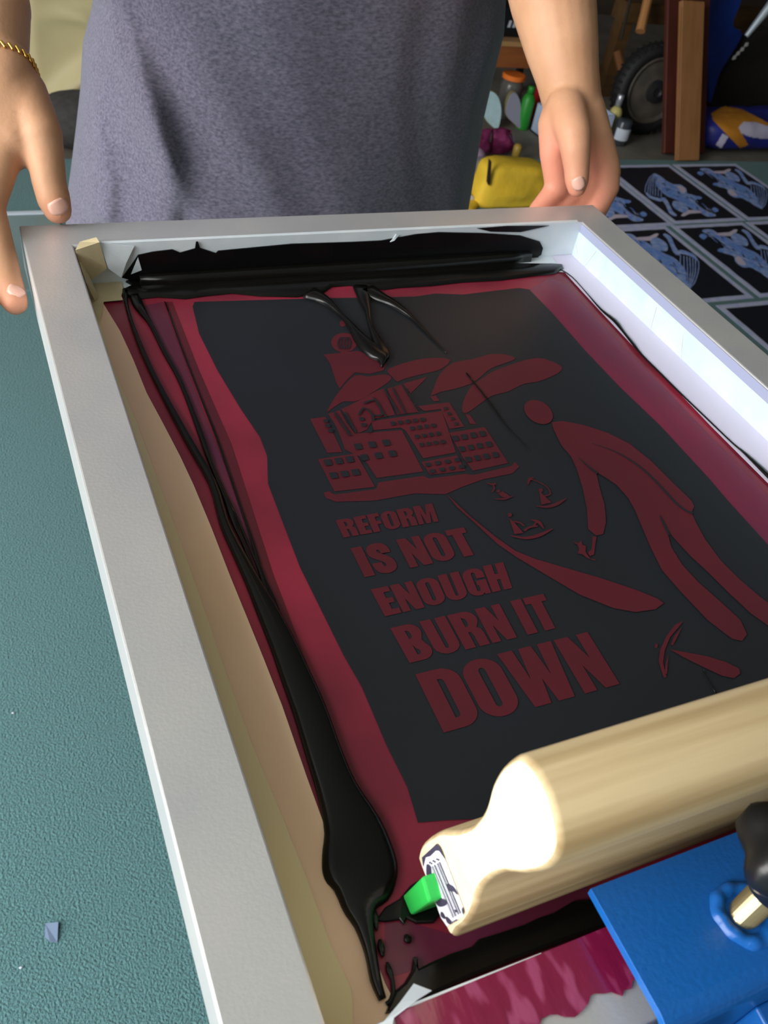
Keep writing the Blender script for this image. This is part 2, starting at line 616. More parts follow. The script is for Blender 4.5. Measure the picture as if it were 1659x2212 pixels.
# the leaning figure
ell(c5, 1335, 545, 80, 54, 0.55)
red(cL, [(105, 300), (180, 290), (330, 320), (500, 375), (650, 450), (800, 570), (950, 720), (1085, 850), (1105, 890), (1085, 935), (1120, 1010), (1180, 1120), (1290, 1270), (1420, 1400), (1560, 1520), (1640, 1580), (1640, 1740), (1500, 1640), (1350, 1500), (1200, 1350), (1080, 1240), (960, 1110), (915, 1060), (940, 1170), (1020, 1300), (1130, 1420), (1300, 1570), (1430, 1690), (1475, 1790), (1440, 1835), (1370, 1820), (1200, 1690), (1020, 1500), (880, 1340), (800, 1180), (740, 1040), (690, 920), (640, 830), (560, 740), (470, 680), (415, 650), (440, 760), (475, 880), (485, 1000), (465, 1085), (415, 1095), (360, 1050), (350, 900), (320, 760), (280, 630), (240, 540), (170, 460), (115, 345)])
line(cL, [(385, 445), (560, 510), (720, 610), (850, 730), (970, 860), (1040, 915), (1095, 940)], [0.0002, 0.0006, 0.0008, 0.0009, 0.0009, 0.0009, 0.0011])
line(cL, [(295, 548), (360, 610), (425, 658)], [0.0003, 0.0007, 0.0012])
line(cL, [(862, 950), (890, 1010), (930, 1090)], [0.0003, 0.0008, 0.001])
red(cL, [(390, 1100), (418, 1105), (405, 1190), (400, 1230), (370, 1240), (358, 1215), (385, 1190)])
red(cL, [(250, 1135), (292, 1150), (310, 1130), (318, 1160), (345, 1170), (340, 1210), (375, 1258), (412, 1262), (408, 1272), (350, 1252), (318, 1225), (285, 1222), (297, 1192), (285, 1160)])
red(cL, [(1030, 1695), (970, 1722), (910, 1800), (865, 1900), (855, 1980), (890, 2095), (910, 2090), (885, 1990), (898, 1900), (935, 1810), (990, 1745)])
red(cL, [(1020, 1735), (965, 1800), (940, 1862), (955, 1868), (990, 1800)])
red(cL, [(922, 1930), (903, 2000), (897, 2060), (914, 2070)])
red(cL, [(935, 1895), (1060, 1918), (1200, 1945), (1330, 1985), (1420, 2030), (1427, 2065), (1385, 2098), (1300, 2080), (1150, 2010), (1030, 1950)])
ell(cL, 838, 1872, 10, 16, 0.4)
# the three little diggers
line(c5, [(1110, 990), (1160, 990), (1205, 975)], [0.0003, 0.0008, 0.0003], 0)
red(c5, [(1128, 962), (1150, 950), (1197, 982), (1150, 982)])
line(c5, [(1072, 908), (1095, 915), (1118, 912)], 0.0007, 0)
line(c5, [(1100, 910), (1108, 935), (1098, 955)], 0.0005, 0)
ell(c5, 1130, 950, 9, 7)
line(c5, [(1322, 1026), (1380, 1030), (1430, 1015), (1475, 988)], [0.0004, 0.001, 0.0012, 0.0004], 0)
red(c5, [(1335, 935), (1355, 965), (1402, 1008), (1350, 1020)])
line(c5, [(1290, 888), (1330, 900), (1380, 930), (1395, 965), (1362, 976)], 0.0005, 0)
line(c5, [(1280, 918), (1290, 887), (1312, 882)], [0.0003, 0.001, 0.0003], 0)
ell(c5, 1348, 945, 10, 10)
line(c5, [(1193, 1178), (1270, 1190), (1340, 1175), (1407, 1143)], [0.0004, 0.001, 0.0012, 0.0004], 0)
red(c5, [(1185, 1088), (1210, 1108), (1258, 1165), (1212, 1170)])
ell(c5, 1188, 1072, 11, 10)
line(c5, [(1208, 1105), (1240, 1112), (1262, 1128)], 0.0006, 0)
line(c5, [(1262, 1152), (1290, 1135), (1330, 1128)], 0.0007, 0)
line(c5, [(1295, 1097), (1335, 1108), (1362, 1142)], [0.0003, 0.0014, 0.0004], 0)
line(c5, [(1310, 1128), (1325, 1108)], 0.0006, 0)
obj('stencil_drawing', bm, [draw_m, dark_m], mesh)

# lettering: heavy condensed capitals drawn on a unit height
def arc(cx, cy, rx, ry, a0, a1, n=7):
    return [(cx + rx * math.cos(math.radians(a0 + (a1 - a0) * k / n)), cy + ry * math.sin(math.radians(a0 + (a1 - a0) * k / n))) for k in range(n + 1)]


def rrect(x0, y0, x1, y1, r, ry=None):
    ry = ry or r
    return arc(x1 - r, y1 - ry, r, ry, 0, 90) + arc(x0 + r, y1 - ry, r, ry, 90, 180) + arc(x0 + r, y0 + ry, r, ry, 180, 270) + arc(x1 - r, y0 + ry, r, ry, 270, 360)


def sline(pts, hw):
    return [(p[0], p[1]) for p in stroke_poly([(x, y, 0) for x, y in pts], hw, 6)]


GL = {
    'I': (0.25, [[[(0, 0), (0.25, 0), (0.25, 1), (0, 1)]]]),
    'T': (0.50, [[[(0, 1), (0, 0.80), (0.125, 0.80), (0.125, 0), (0.375, 0), (0.375, 0.80), (0.5, 0.80), (0.5, 1)]]]),
    'E': (0.43, [[[(0, 0), (0.43, 0), (0.43, 0.19), (0.25, 0.19), (0.25, 0.41), (0.41, 0.41), (0.41, 0.59), (0.25, 0.59), (0.25, 0.81), (0.43, 0.81), (0.43, 1), (0, 1)]]]),
    'F': (0.42, [[[(0, 0), (0.25, 0), (0.25, 0.40), (0.40, 0.40), (0.40, 0.58), (0.25, 0.58), (0.25, 0.81), (0.42, 0.81), (0.42, 1), (0, 1)]]]),
    'H': (0.57, [[[(0, 0), (0.24, 0), (0.24, 0.41), (0.33, 0.41), (0.33, 0), (0.57, 0), (0.57, 1), (0.33, 1), (0.33, 0.62), (0.24, 0.62), (0.24, 1), (0, 1)]]]),
    'N': (0.57, [[[(0, 0), (0.20, 0), (0.20, 0.46), (0.34, 0), (0.57, 0), (0.57, 1), (0.37, 1), (0.37, 0.55), (0.23, 1), (0, 1)]]]),
    'M': (0.74, [[[(0, 0), (0.19, 0), (0.19, 0.62), (0.29, 0), (0.45, 0), (0.55, 0.62), (0.55, 0), (0.74, 0), (0.74, 1), (0.47, 1), (0.37, 0.42), (0.27, 1), (0, 1)]]]),
    'W': (0.86, [[[(0.12, 0), (0.37, 0), (0.43, 0.42), (0.49, 0), (0.74, 0), (0.86, 1), (0.63, 1), (0.59, 0.45), (0.53, 1), (0.33, 1), (0.27, 0.45), (0.23, 1), (0, 1)]]]),
    'U': (0.56, [[[(0, 1)] + [(0, 0.24)] + arc(0.28, 0.24, 0.28, 0.24, 180, 360) + [(0.56, 1), (0.32, 1), (0.32, 0.22)] + arc(0.28, 0.20, 0.04, 0.05, 0, -180) + [(0.24, 1)]]]),
    'O': (0.57, [[rrect(0, 0, 0.57, 1, 0.28, 0.26), rrect(0.235, 0.16, 0.335, 0.84, 0.05, 0.06)]]),
    'D': (0.57, [[[(0, 0)] + arc(0.31, 0.24, 0.26, 0.24, -90, 0) + arc(0.31, 0.76, 0.26, 0.24, 0, 90) + [(0, 1)], [(0.245, 0.17)] + arc(0.28, 0.24, 0.05, 0.07, -90, 0) + arc(0.28, 0.76, 0.05, 0.07, 0, 90) + [(0.245, 0.83)]]]),
    'B': (0.57, [[[(0, 0)] + arc(0.33, 0.24, 0.24, 0.24, -90, 40) + [(0.47, 0.52)] + arc(0.33, 0.76, 0.22, 0.24, -30, 90) + [(0, 1)], [(0.24, 0.16)] + arc(0.28, 0.24, 0.05, 0.08, -90, 90) + [(0.24, 0.44)], [(0.24, 0.60)] + arc(0.28, 0.72, 0.045, 0.11, -90, 90) + [(0.24, 0.84)]]]),
    'R': (0.57, [[[(0, 0), (0.24, 0), (0.24, 0.42), (0.30, 0.42), (0.325, 0.30), (0.325, 0), (0.56, 0), (0.56, 0.34), (0.535, 0.46), (0.46, 0.51)] + arc(0.33, 0.75, 0.235, 0.25, -35, 90) + [(0, 1)], [(0.24, 0.58)] + arc(0.28, 0.70, 0.05, 0.12, -90, 90) + [(0.24, 0.84)]]]),
    'G': (0.57, [[[(0.57, 0.60), (0.335, 0.60), (0.335, 0.78)] + arc(0.285, 0.79, 0.05, 0.06, 0, 180) + arc(0.285, 0.20, 0.05, 0.06, 180, 360) + [(0.335, 0.36), (0.29, 0.36), (0.29, 0.52), (0.57, 0.52), (0.57, 0), (0.43, 0), (0.40, 0.06)] + arc(0.27, 0.24, 0.27, 0.25, -70, -180) + arc(0.285, 0.76, 0.285, 0.24, 180, 0)]]),
    'S': (0.55, [[sline([(0.425, 0.64), (0.425, 0.76), (0.38, 0.87), (0.275, 0.90), (0.16, 0.86), (0.125, 0.75), (0.16, 0.63), (0.28, 0.52), (0.39, 0.40), (0.425, 0.26), (0.39, 0.14), (0.275, 0.10), (0.16, 0.14), (0.125, 0.25), (0.125, 0.37)], 0.115)]]),
}
bm = bmesh.new()
D3 = 0.0009
for word, TL, TR, BL, BR in (
        ('REFORM', (155, 257), (588, 181), (191, 335), (617, 262)),
        ('IS NOT', (222, 382), (730, 288), (286, 512), (796, 408)),
        ('ENOUGH', (312, 567), (906, 444), (377, 687), (947, 560)),
        ('BURN IT', (400, 740), (1086, 586), (487, 896), (1163, 735)),
        ('DOWN', (512, 947), (1284, 757), (640, 1208), (1428, 990))):
    q = [c6(*p, D3) for p in (TL, TR, BL, BR)]
    gap = 0.045
    tot = sum(0.16 if ch == ' ' else GL[ch][0] for ch in word) + gap * (len(word) - 1)
    x = 0.0
    for ch in word:
        if ch == ' ':
            x += 0.16 + gap
            continue
        w, parts = GL[ch]

        def place(u, v):
            a = (x + u) / tot
            top = q[0].lerp(q[1], a)
            bot = q[2].lerp(q[3], a)
            return bot.lerp(top, v)
        for loops in parts:
            flat(bm, [[place(u, v) for u, v in l] for l in loops])
        x += w + gap
obj('lettering', bm, draw_m, mesh)

# tapes
bm = bmesh.new()
th = 0.0006
bd = [(218, 647), (259, 714), (288, 777), (317, 849), (351, 912), (389, 985), (418, 1047), (456, 1138), (497, 1244), (533, 1332), (571, 1426), (609, 1523), (663, 1679), (714, 1820), (775, 1975), (832, 2125)]
R1 = [Mz(*p, th) for p in bd]
poly = [Vector((IX0 + 0.0005, IY0 - 0.001, ZL + th))] + [Vector((0.050, IY0 - 0.001, ZL + th))] + R1 + [Vector((0.068, IY1 + 0.001, ZL + th)), Vector((IX0 + 0.0005, IY1 + 0.001, ZL + th))]
flat(bm, [poly])
obj('packing_tape', bm, tan_m, scr)
bm = bmesh.new()
inner = [(165, 640), (216, 655), (250, 760), (275, 850), (320, 985), (400, 1190), (440, 1310), (520, 1500), (580, 1640), (640, 1800), (700, 1960), (760, 2100), (800, 2200)]
pin = [Mz(*p, th * 2) for p in [(205, 640), (240, 780), (290, 900), (372, 1120), (425, 1270), (480, 1430), (545, 1610), (600, 1740), (660, 1890), (710, 2030), (760, 2140)]]
flat(bm, [[Vector((IX0 + 0.0003, IY0 - 0.001, ZL + 2 * th)), Vector((0.046, IY0 - 0.001, ZL + 2 * th))] + pin + [Vector((0.046, IY1 + 0.001, ZL + 2 * th)), Vector((IX0 + 0.0003, IY1 + 0.001, ZL + 2 * th))]])
# a little upstand against the left bar
flat(bm, [[Vector((IX0 + 0.0004, IY0, ZL)), Vector((IX0 + 0.0004, IY1, ZL)), Vector((IX0 + 0.0004, IY1, ZF - 0.004)), Vector((IX0 + 0.0004, IY0, ZF - 0.004))]])
tag(obj('packing_tape', bm, olive_m, scr), 'yellowed tape along the inner edge of the frame')
# far inner wall tape with a narrow lip over the top edge
bm = bmesh.new()
yw = IY0 - 0.0006
flat(bm, [[(IX0, yw, ZM + 0.0004), (IX1, yw, ZM + 0.0004), (IX1, yw, ZF + 0.0006), (IX0, yw, ZF + 0.0006)]])
flat(bm, [[(IX0 + 0.02, yw, ZF + 0.0006), (IX1 - 0.004, yw, ZF + 0.0006), (IX1 - 0.004, yw + 0.0042, ZF + 0.0006), (IX0 + 0.02, yw + 0.0034, ZF + 0.0006)]])
flat(bm, [[Vector((0.050, IY0 - 0.0004, ZL + 0.0008)), Vector((IX1, IY0 - 0.0004, ZL + 0.0008)), Vector((IX1, IY0 - 0.03, ZL + 0.0008)), Vector((0.448, IY0 - 0.030, ZL + 0.0008)), Mz(1195, 586, 0.0008), Mz(900, 598, 0.0008), Mz(262, 622, 0.0008)]])
tag(obj('white_tape', bm, white_tape_m, scr), 'white tape along the far inner wall')
# right inner wall and the strip of mesh beside it
bm = bmesh.new()
xw = IX1 - 0.0006
flat(bm, [[(xw, IY0, ZM), (xw, IY1, ZM), (xw, IY1, ZF - 0.009), (xw, IY0, ZF - 0.009)]])
tag(obj('white_tape', bm, bright_tape_m, scr), 'bright white tape on the right inner wall')
bm = bmesh.new()
rb = [(1213, 581), (1289, 664), (1362, 742), (1435, 815), (1533, 918), (1659, 1044)]
RB = [Mz(*p, 0.0012) for p in rb] + [Vector((0.442, IY1 + 0.001, ZL + 0.0012))]
flat(bm, [[Vector((xw, IY0 - 0.001, ZL + 0.0012))] + [Vector((0.452, IY0 - 0.001, ZL + 0.0012))] + RB + [Vector((xw, IY1 + 0.001, ZL + 0.0012))]])
flat(bm, [[(xw, IY0, ZF - 0.009), (xw, IY1, ZF - 0.009), (xw, IY1, ZF - 0.0012), (xw, IY0, ZF - 0.0012)]], 1)
tag(obj('lilac_tape', bm, [lilac_tape_m, lip_m], scr), 'lilac white tape lapping onto the right of the mesh')
# creases on the bright tape
for (p, q2) in (((1418, 660), (1402, 720)), ((1418, 660), (1450, 705)), ((1474, 722), (1470, 780)), ((1240, 520), (1250, 560)), ((1288, 540), (1262, 575))):
    bm = bmesh.new()
    a, b = onx(*p, xw - 0.0003), onx(*q2, xw - 0.0003)
    ribbon(bm, [a, b], [0.0012, 0.0006], 0.0006, up=Vector((-1, 0, 0)))
    obj('tape_crease', bm, white_tape_m, scr)
# corner flaps
bm = bmesh.new()
flat(bm, [[Mz(*p, 0.0016) for p in [(180, 606), (200, 596), (232, 590), (262, 606), (266, 622), (262, 640), (266, 648), (224, 652), (216, 700), (200, 660)]]])
obj('cream_tape', bm, cream_tape_m, scr)
bm = bmesh.new()
cz = ZF + 0.0012
P = [onz(163, 542, cz), onz(172, 524, cz), onz(208, 514, cz + 0.003), onz(215, 525, cz + 0.002), ony(231, 580, -0.040), ony(200, 603, -0.041), ony(185, 606, -0.040)]
prism(bm, P, (0, 0.0, 0.0006))
P = [onx(163, 545, IX0 + 0.002), onx(170, 545, IX0 + 0.004), Mz(212, 640, 0.004), Mz(205, 650, 0.002), onx(186, 610, IX0 + 0.002)]
prism(bm, P, (0.0, 0, 0.0005))
tag(obj('tape_flap', bm, cream_tape_m, scr), 'cream tape flap folded over the far left inside corner')
for P, off in (([ony(215, 524, -0.0352), ony(290, 532, -0.0352), ony(272, 570, -0.0375), ony(262, 600, -0.041), ony(234, 580, -0.0405)], (0, 0.0006, 0.0)),
               ([ony(843, 523, -0.036), ony(856, 506, -0.0345), ony(862, 508, -0.0345), ony(852, 520, -0.036)], (0, 0.0006, 0.0)),
               ([onz(828, 2208, ZF + 0.002), onz(862, 2168, ZF + 0.004), onz(893, 2126, ZF + 0.008), onz(932, 2141, ZF + 0.004), onz(902, 2160, ZF + 0.003), onz(850, 2200, ZF + 0.002), onz(845, 2225, ZF + 0.002), onz(790, 2225, ZF + 0.002)], (0, 0.0, 0.0006))):
    bm = bmesh.new()
    prism(bm, P, off)
    obj('tape_flap', bm, white_tape_m, scr)
# magenta film on the near bar, torn along its near edge
bm = bmesh.new()
zt = ZF + 0.0006
near = [(842, 2212), (848, 2196), (960, 2150), (1070, 2104), (1190, 2055), (1307, 2007)]
far_line = [Vector((0.0555, IY1 + 0.0002, zt)), Vector((0.42, IY1 + 0.0002, zt))]
torn = []
x = 0.42
while x > 0.056:
    torn.append(Vector((x, -0.5975 + 0.0016 * math.sin(x * 310) + random.uniform(-0.0009, 0.0009), zt)))
    x -= random.uniform(0.0015, 0.004)
pl = far_line + torn + [Vector((0.0560, -0.597, zt)), Vector((0.054, -0.586, zt))]
prism(bm, pl, (0, 0, 0.0005))
obj('magenta_tape', bm, purple_tape_m, scr)
bm = bmesh.new()
ribbon(bm, [Vector((0.056, IY1 + 0.001, ZF + 0.0004)), Vector((0.075, IY1 + 0.0006, ZF + 0.0004)), Vector((0.115, IY1 + 0.0004, ZF + 0.0004))], [0.0006, 0.0012, 0.0004], 0.0004)
obj('white_tape', bm, white_tape_m, scr)

# ink on the screen
bm = bmesh.new()
up = Vector((0, -1, 0))
yi = IY0 - 0.0012
top = [(263, 599), (281, 575), (298, 550), (330, 543), (372, 538), (389, 545), (421, 536), (423, 522), (427, 521), (432, 535), (466, 546), (471, 541), (524, 536), (630, 526), (698, 524), (760, 522), (823, 519), (900, 505), (948, 501), (1045, 503), (1123, 508), (1165, 521), (1172, 535), (1168, 550), (1157, 571)]
W1 = [ony(*p, yi) for p in top]
W1 = [Vector((p.x, yi, max(p.z, ZL + 0.002))) for p in W1]
flatw = W1 + [Vector((W1[-1].x, yi, ZL + 0.001)), Vector((W1[0].x + 0.012, yi, ZL + 0.001))]
prism(bm, flatw, (0, -0.0009, 0))
prism(bm, [ony(*p, yi) for p in [(1030, 493), (1094, 488), (1186, 487), (1150, 495), (1123, 501), (1060, 500)]], (0, -0.0005, 0))
tag(obj('ink_film', bm, inkdry_m, scr), 'black ink smeared over the far inner wall')
bm = bmesh.new()
PW = [ony(*p, yi - 0.0012) for p in [(298, 556), (306, 583), (283, 592)]]
prism(bm, PW, (0, -0.0004, 0))
obj('tape_patch', bm, white_tape_m, scr)
bm = bmesh.new()
low = [(1157, 571), (1190, 571), (1214, 573), (1218, 583), (1196, 592), (1150, 597), (1080, 606), (1000, 610), (930, 618), (860, 622), (830, 626), (790, 622), (755, 617), (716, 620), (700, 632), (640, 642), (560, 640), (500, 634), (440, 640), (400, 646), (340, 642), (300, 646), (272, 640), (262, 628), (285, 618), (270, 610), (276, 596)]
dome(bm, [Mz(*p, 0.0006) for p in low] + [Vector((0.075, IY0 - 0.002, ZL + 0.0006)), Vector((0.20, IY0 - 0.0016, ZL + 0.0006)), Vector((0.34, IY0 - 0.0016, ZL + 0.0006))], 0.0022, 0.0026)
# bead where wall and mesh meet
ribbon(bm, [Vector((0.078, IY0 - 0.006, ZL + 0.001)), Vector((0.2, IY0 - 0.005, ZL + 0.001)), Vector((0.33, IY0 - 0.005, ZL + 0.001)), Vector((0.425, IY0 - 0.005, ZL + 0.001))], [0.010, 0.014, 0.013, 0.008], 0.008)
tag(obj('ink_pool', bm, ink_m, scr, smooth=True), 'thick wet black ink pooled along the far end')


def drip(pts, fn, k, h, name='ink_drip', dz=0.001):
    bm = bmesh.new()
    P = [fn(p[0], p[1], dz) for p in pts]
    w = [p[2] * k for p in pts]
    ribbon(bm, P, w, h)
    return obj(name, bm, ink_m, scr, smooth=True)


K = 1 / 2500.0
kk = K / 4.608
drip([(130, 250, 210), (280, 325, 115), (380, 415, 55), (470, 500, 40), (560, 610, 70), (640, 710, 130), (740, 810, 170), (820, 880, 150), (850, 930, 70), (848, 985, 8)], c11, kk, 0.0035)
drip([(640, 190, 150), (680, 330, 110), (710, 440, 55), (730, 550, 45), (770, 660, 60), (830, 780, 110), (860, 860, 120), (860, 920, 60)], c11, kk, 0.003)
drip([(700, 215, 210), (830, 290, 150), (950, 350, 100), (1060, 430, 62), (1150, 500, 32), (1260, 610, 22), (1390, 740, 9), (1500, 850, 3)], c11, kk, 0.003)
drip([(965, 345, 7), (1080, 490, 9), (1165, 610, 6), (1240, 690, 5), (1290, 745, 2)], c5, K / 2.37, 0.0008, dz=0.0014)
drip([(1390, -5, 6), (1400, 20, 3), (1445, 95, 4)], c7, K / 1.93, 0.0008, dz=0.0014)
ident = lambda X, Y, dz=0: Mz(X, Y, dz)
kp = 1 / 3000.0
drip([(270, 632, 14), (276, 672, 9), (300, 742, 12), (340, 830, 13), (404, 950, 17), (452, 1047, 18), (477, 1132, 20), (509, 1200, 24), (539, 1259, 30), (568, 1317, 40), (603, 1391, 48), (633, 1464, 54), (663, 1538, 58), (693, 1628, 60), (722, 1707, 66), (755, 1785, 90), (774, 1844, 108), (779, 1885, 110), (781, 1922, 90), (777, 1961, 52), (786, 2000, 28), (800, 2059, 17), (811, 2118, 15), (826, 2160, 10)], lambda X, Y, dz=0: Mz(X + (7 if 1000 < Y < 1800 else 0), Y, dz), kp * 0.86, 0.0040)
drip([(290, 640, 22), (300, 662, 24), (312, 682, 16), (327, 705, 10), (356, 763, 10), (385, 816, 9), (409, 874, 9), (439, 955, 11), (465, 1026, 8), (488, 1080, 9), (500, 1110, 13), (509, 1140, 7), (530, 1185, 6), (552, 1247, 7), (580, 1290, 8), (600, 1340, 10)], ident, kp, 0.0025)
drip([(356, 652, 3), (389, 743, 3), (428, 845, 3), (466, 941, 4), (498, 1032, 4), (524, 1109, 4), (548, 1179, 5), (568, 1244, 5), (592, 1297, 6), (615, 1361, 6), (641, 1434, 6), (665, 1500, 8), (690, 1570, 10)], ident, kp, 0.0012)
drip([(448, 971, 3), (477, 1044, 4), (512, 1118, 4), (545, 1194, 5), (562, 1232, 8), (580, 1290, 10), (600, 1350, 16), (625, 1410, 18)], ident, kp, 0.0015)
drip([(455, 1000, 3), (489, 1075, 3), (520, 1150, 3), (556, 1250, 6), (590, 1320, 10)], ident, kp, 0.0015)
for d in ([(1150, 1040, 16), (1170, 1100, 26), (1185, 1175, 6)], [(1200, 1225, 10), (1208, 1270, 22), (1218, 1320, 8)], [(1240, 1350, 8), (1252, 1395, 18), (1268, 1440, 12), (1275, 1510, 14), (1262, 1560, 16), (1235, 1580, 12)], [(1342, 1198, 10), (1354, 1225, 26), (1357, 1246, 12)]):
    drip(d, c8, kp / 2.55, 0.002)
drip([(735, 310, 10), (790, 345, 6), (850, 410, 5), (920, 490, 12), (980, 540, 22), (1020, 590, 14), (1060, 640, 16), (1100, 690, 10), (1180, 770, 10), (1260, 850, 9), (1380, 965, 8), (1500, 1080, 8), (1560, 1130, 14), (1659, 1225, 26), (1720, 1290, 20), (1860, 1445, 10), (2000, 1610, 12), (2140, 1785, 5)], c4, K / 2.05, 0.0015, dz=0.0016)
bm = bmesh.new()
strip = [(95, 1340), (140, 1300), (170, 1250), (178, 1195), (186, 1198), (200, 1242), (250, 1215), (330, 1180), (420, 1150), (450, 1118), (520, 1098), (640, 1058), (700, 1030), (760, 1010), (840, 962), (900, 958), (1010, 920), (1200, 850), (1200, 1000), (1000, 1064), (640, 1196), (400, 1292), (250, 1362), (130, 1420), (60, 1430)]
dome(bm, [c7(X, Y, 0.0009) for X, Y in strip], 0.0022, 0.0015)
tag(obj('ink_pool', bm, ink_m, scr, smooth=False), 'black ink strip along the near end')
bm = bmesh.new()
smear = [(20, 1040), (60, 985), (120, 950), (165, 895), (215, 862), (262, 850), (290, 930), (300, 1010), (262, 1052), (190, 1055), (150, 1035), (140, 1060), (120, 1040), (60, 1048)]
dome(bm, [c7(X, Y, 0.0009) for X, Y in smear], 0.0012, 0.001)
obj('ink_pool', bm, ink_m, scr, smooth=False)

# ------------------------------------------------------------------ squeegee
wood_m = mat('pale_poplar', (202, 180, 140), 0.55, spec=0.3, c2=(158, 132, 92), nscale=34, stretch=(0.12, 3.5, 3.5), detail=6, lo=0.36, hi=0.74, bump=0.12, bscale=120, bstretch=(0.2, 3, 3))
end_m = mat('end_grain', (236, 222, 190), 0.6, c2=(226, 208, 170), nscale=60)
green_m = mat('green_polyurethane', (52, 196, 84), 0.35, spec=0.5, sss=0.05)
label_m = mat('label_white', (236, 236, 246), 0.5)
label_k = mat('label_black', (62, 56, 78), 0.6)
SX = 0.0905
c7x = lambda X, Y: onx(800 + X / 1.9313, 1450 + Y / 1.9313, SX)
prof = [(600, 355), (545, 400), (505, 470), (480, 560), (445, 620), (400, 655), (340, 668), (285, 668), (220, 710), (198, 760), (205, 800), (240, 890), (330, 1100), (360, 1085), (400, 1050), (430, 990), (450, 920), (500, 865), (560, 845), (640, 850), (720, 835), (770, 790), (790, 720), (775, 620), (740, 500), (690, 410), (640, 360)]
PP = [c7x(*p) for p in prof]
zmin = min(p.z for p in PP)
sq = empty('squeegee', (SX, PP[12].y, ZL), 'wooden handled squeegee with a green blade standing across the near end of the screen', 'squeegee')
LEN = 0.325
bm = bmesh.new()
Psm = smooth_poly(PP, 3)
Pe = []
c0 = sum(Psm, Vector()) / len(Psm)
rows = []
for dx, k in ((0.0, 0.0), (0.0008, 0.0010), (0.0022, 0.0016), (LEN - 0.0015, 0.0016), (LEN, 0.0)):
    r = []
    N = len(Psm)
    for i in range(N):
        t = (Psm[(i + 1) % N] - Psm[i - 1]).normalized()
        nn = Vector((0, -t.z, t.y))
        if nn.dot(Psm[i] - c0) < 0 and False:
            nn = -nn
        r.append((Psm[i], nn, dx, k))
    rows.append(r)
ar = sum(Psm[i].y * Psm[(i + 1) % len(Psm)].z - Psm[(i + 1) % len(Psm)].y * Psm[i].z for i in range(len(Psm)))
sgn = -1 if ar > 0 else 1
vr = [[bm.verts.new(p + nn * (k - 0.0016) * sgn + Vector((dx, 0, 0))) for p, nn, dx, k in r] for r in rows]
for a, b in zip(vr[:-1], vr[1:]):
    for i in range(len(a)):
        j = (i + 1) % len(a)
        bm.faces.new((a[i], a[j], b[j], b[i]))
for r, mi in ((vr[0], 1), (vr[-1], 1)):
    cs = [v.co.copy() for v in r]
    for t in tessellate_polygon([cs]):
        bm.faces.new([r[i] for i in t]).material_index = mi
hd = obj('handle', bm, [wood_m, end_m], sq)
for p in hd.data.polygons:
    p.use_smooth = p.material_index == 0
# blade
c6b = lambda X, Y: onx(880 + X / 6.9125, 1780 + Y / 6.9125, SX)
b = [c6b(300, 838), c6b(80, 1100), c6b(205, 1395), c6b(412, 1222)]
ax = ((b[1] + b[2]) / 2 - (b[0] + b[3]) / 2).normalized()
bm = bmesh.new()
base = [b[0] - ax * 0.012, b[1].copy(), b[2].copy(), b[3] - ax * 0.012]
for p in base:
    p.z = max(p.z, ZL + 0.0026)
prism(bm, base, (LEN + 0.004, 0, 0))
bm.verts.ensure_lookup_table()
for v in bm.verts:
    v.co.x -= 0.006
bmesh.ops.recalc_face_normals(bm, faces=bm.faces)
bevel(bm, 0.0012, 2)
obj('blade', bm, green_m, sq)
# worn barcode label on the end of the handle
bm = bmesh.new()
cl = lambda X, Y, d=0.0004: onx(880 + X / 6.9125, 1780 + Y / 6.9125, SX - d)
flat(bm, [[cl(215, 500), cl(440, 290), cl(490, 350), cl(640, 720), cl(830, 1240), cl(835, 1370), cl(590, 1530), cl(500, 1400), cl(360, 1010), cl(225, 620)]])
d1 = 0.0006
flat(bm, [[cl(215, 500, d1), cl(440, 290, d1), cl(490, 350, d1), cl(560, 525, d1), cl(470, 400, d1), cl(420, 400, d1), cl(340, 480, d1), cl(270, 500, d1), cl(235, 640, d1)]], 1)
for k, (w) in enumerate((5, 9, 4, 12, 5, 4, 10, 6, 14, 5)):
    x0 = 352 + k * 14.5
    y0 = 640 - k * 8.6
    flat(bm, [[cl(x0, y0, d1), cl(x0 + w * .7, y0 - w * .42, d1), cl(x0 + w * .7 + 318, y0 - w * .42 + 770, d1), cl(x0 + 318, y0 + 770, d1)]], 1)
d2 = 0.0008
for pts in ([(290, 600), (340, 640), (350, 760), (330, 830), (290, 780), (280, 690)], [(340, 900), (400, 910), (420, 1000), (370, 960)], [(415, 1140), (500, 1110), (585, 1160), (560, 1220), (480, 1235), (430, 1190)],
            [(585, 900), (640, 910), (700, 960), (750, 1065), (690, 1010), (620, 1000)], [(500, 1310), (540, 1350), (560, 1420), (500, 1380)], [(570, 1380), (640, 1440), (650, 1500), (590, 1470)],
            [(700, 1280), (745, 1300), (720, 1320)], [(815, 1240), (835, 1300), (830, 1350), (812, 1300)]):
    flat(bm, [smooth_poly([cl(*p, d2) for p in pts], 3)], 1)
for X, Y in ((320, 570), (345, 585), (372, 545), (395, 560), (425, 520), (450, 530), (660, 1460), (690, 1445), (715, 1430)):
    flat(bm, [[cl(X, Y, d2), cl(X + 14, Y - 12, d2), cl(X + 24, Y + 14, d2), cl(X + 8, Y + 24, d2)]], 1)
tag(obj('barcode_label', bm, [label_m, label_k], sq), 'scuffed white barcode label')

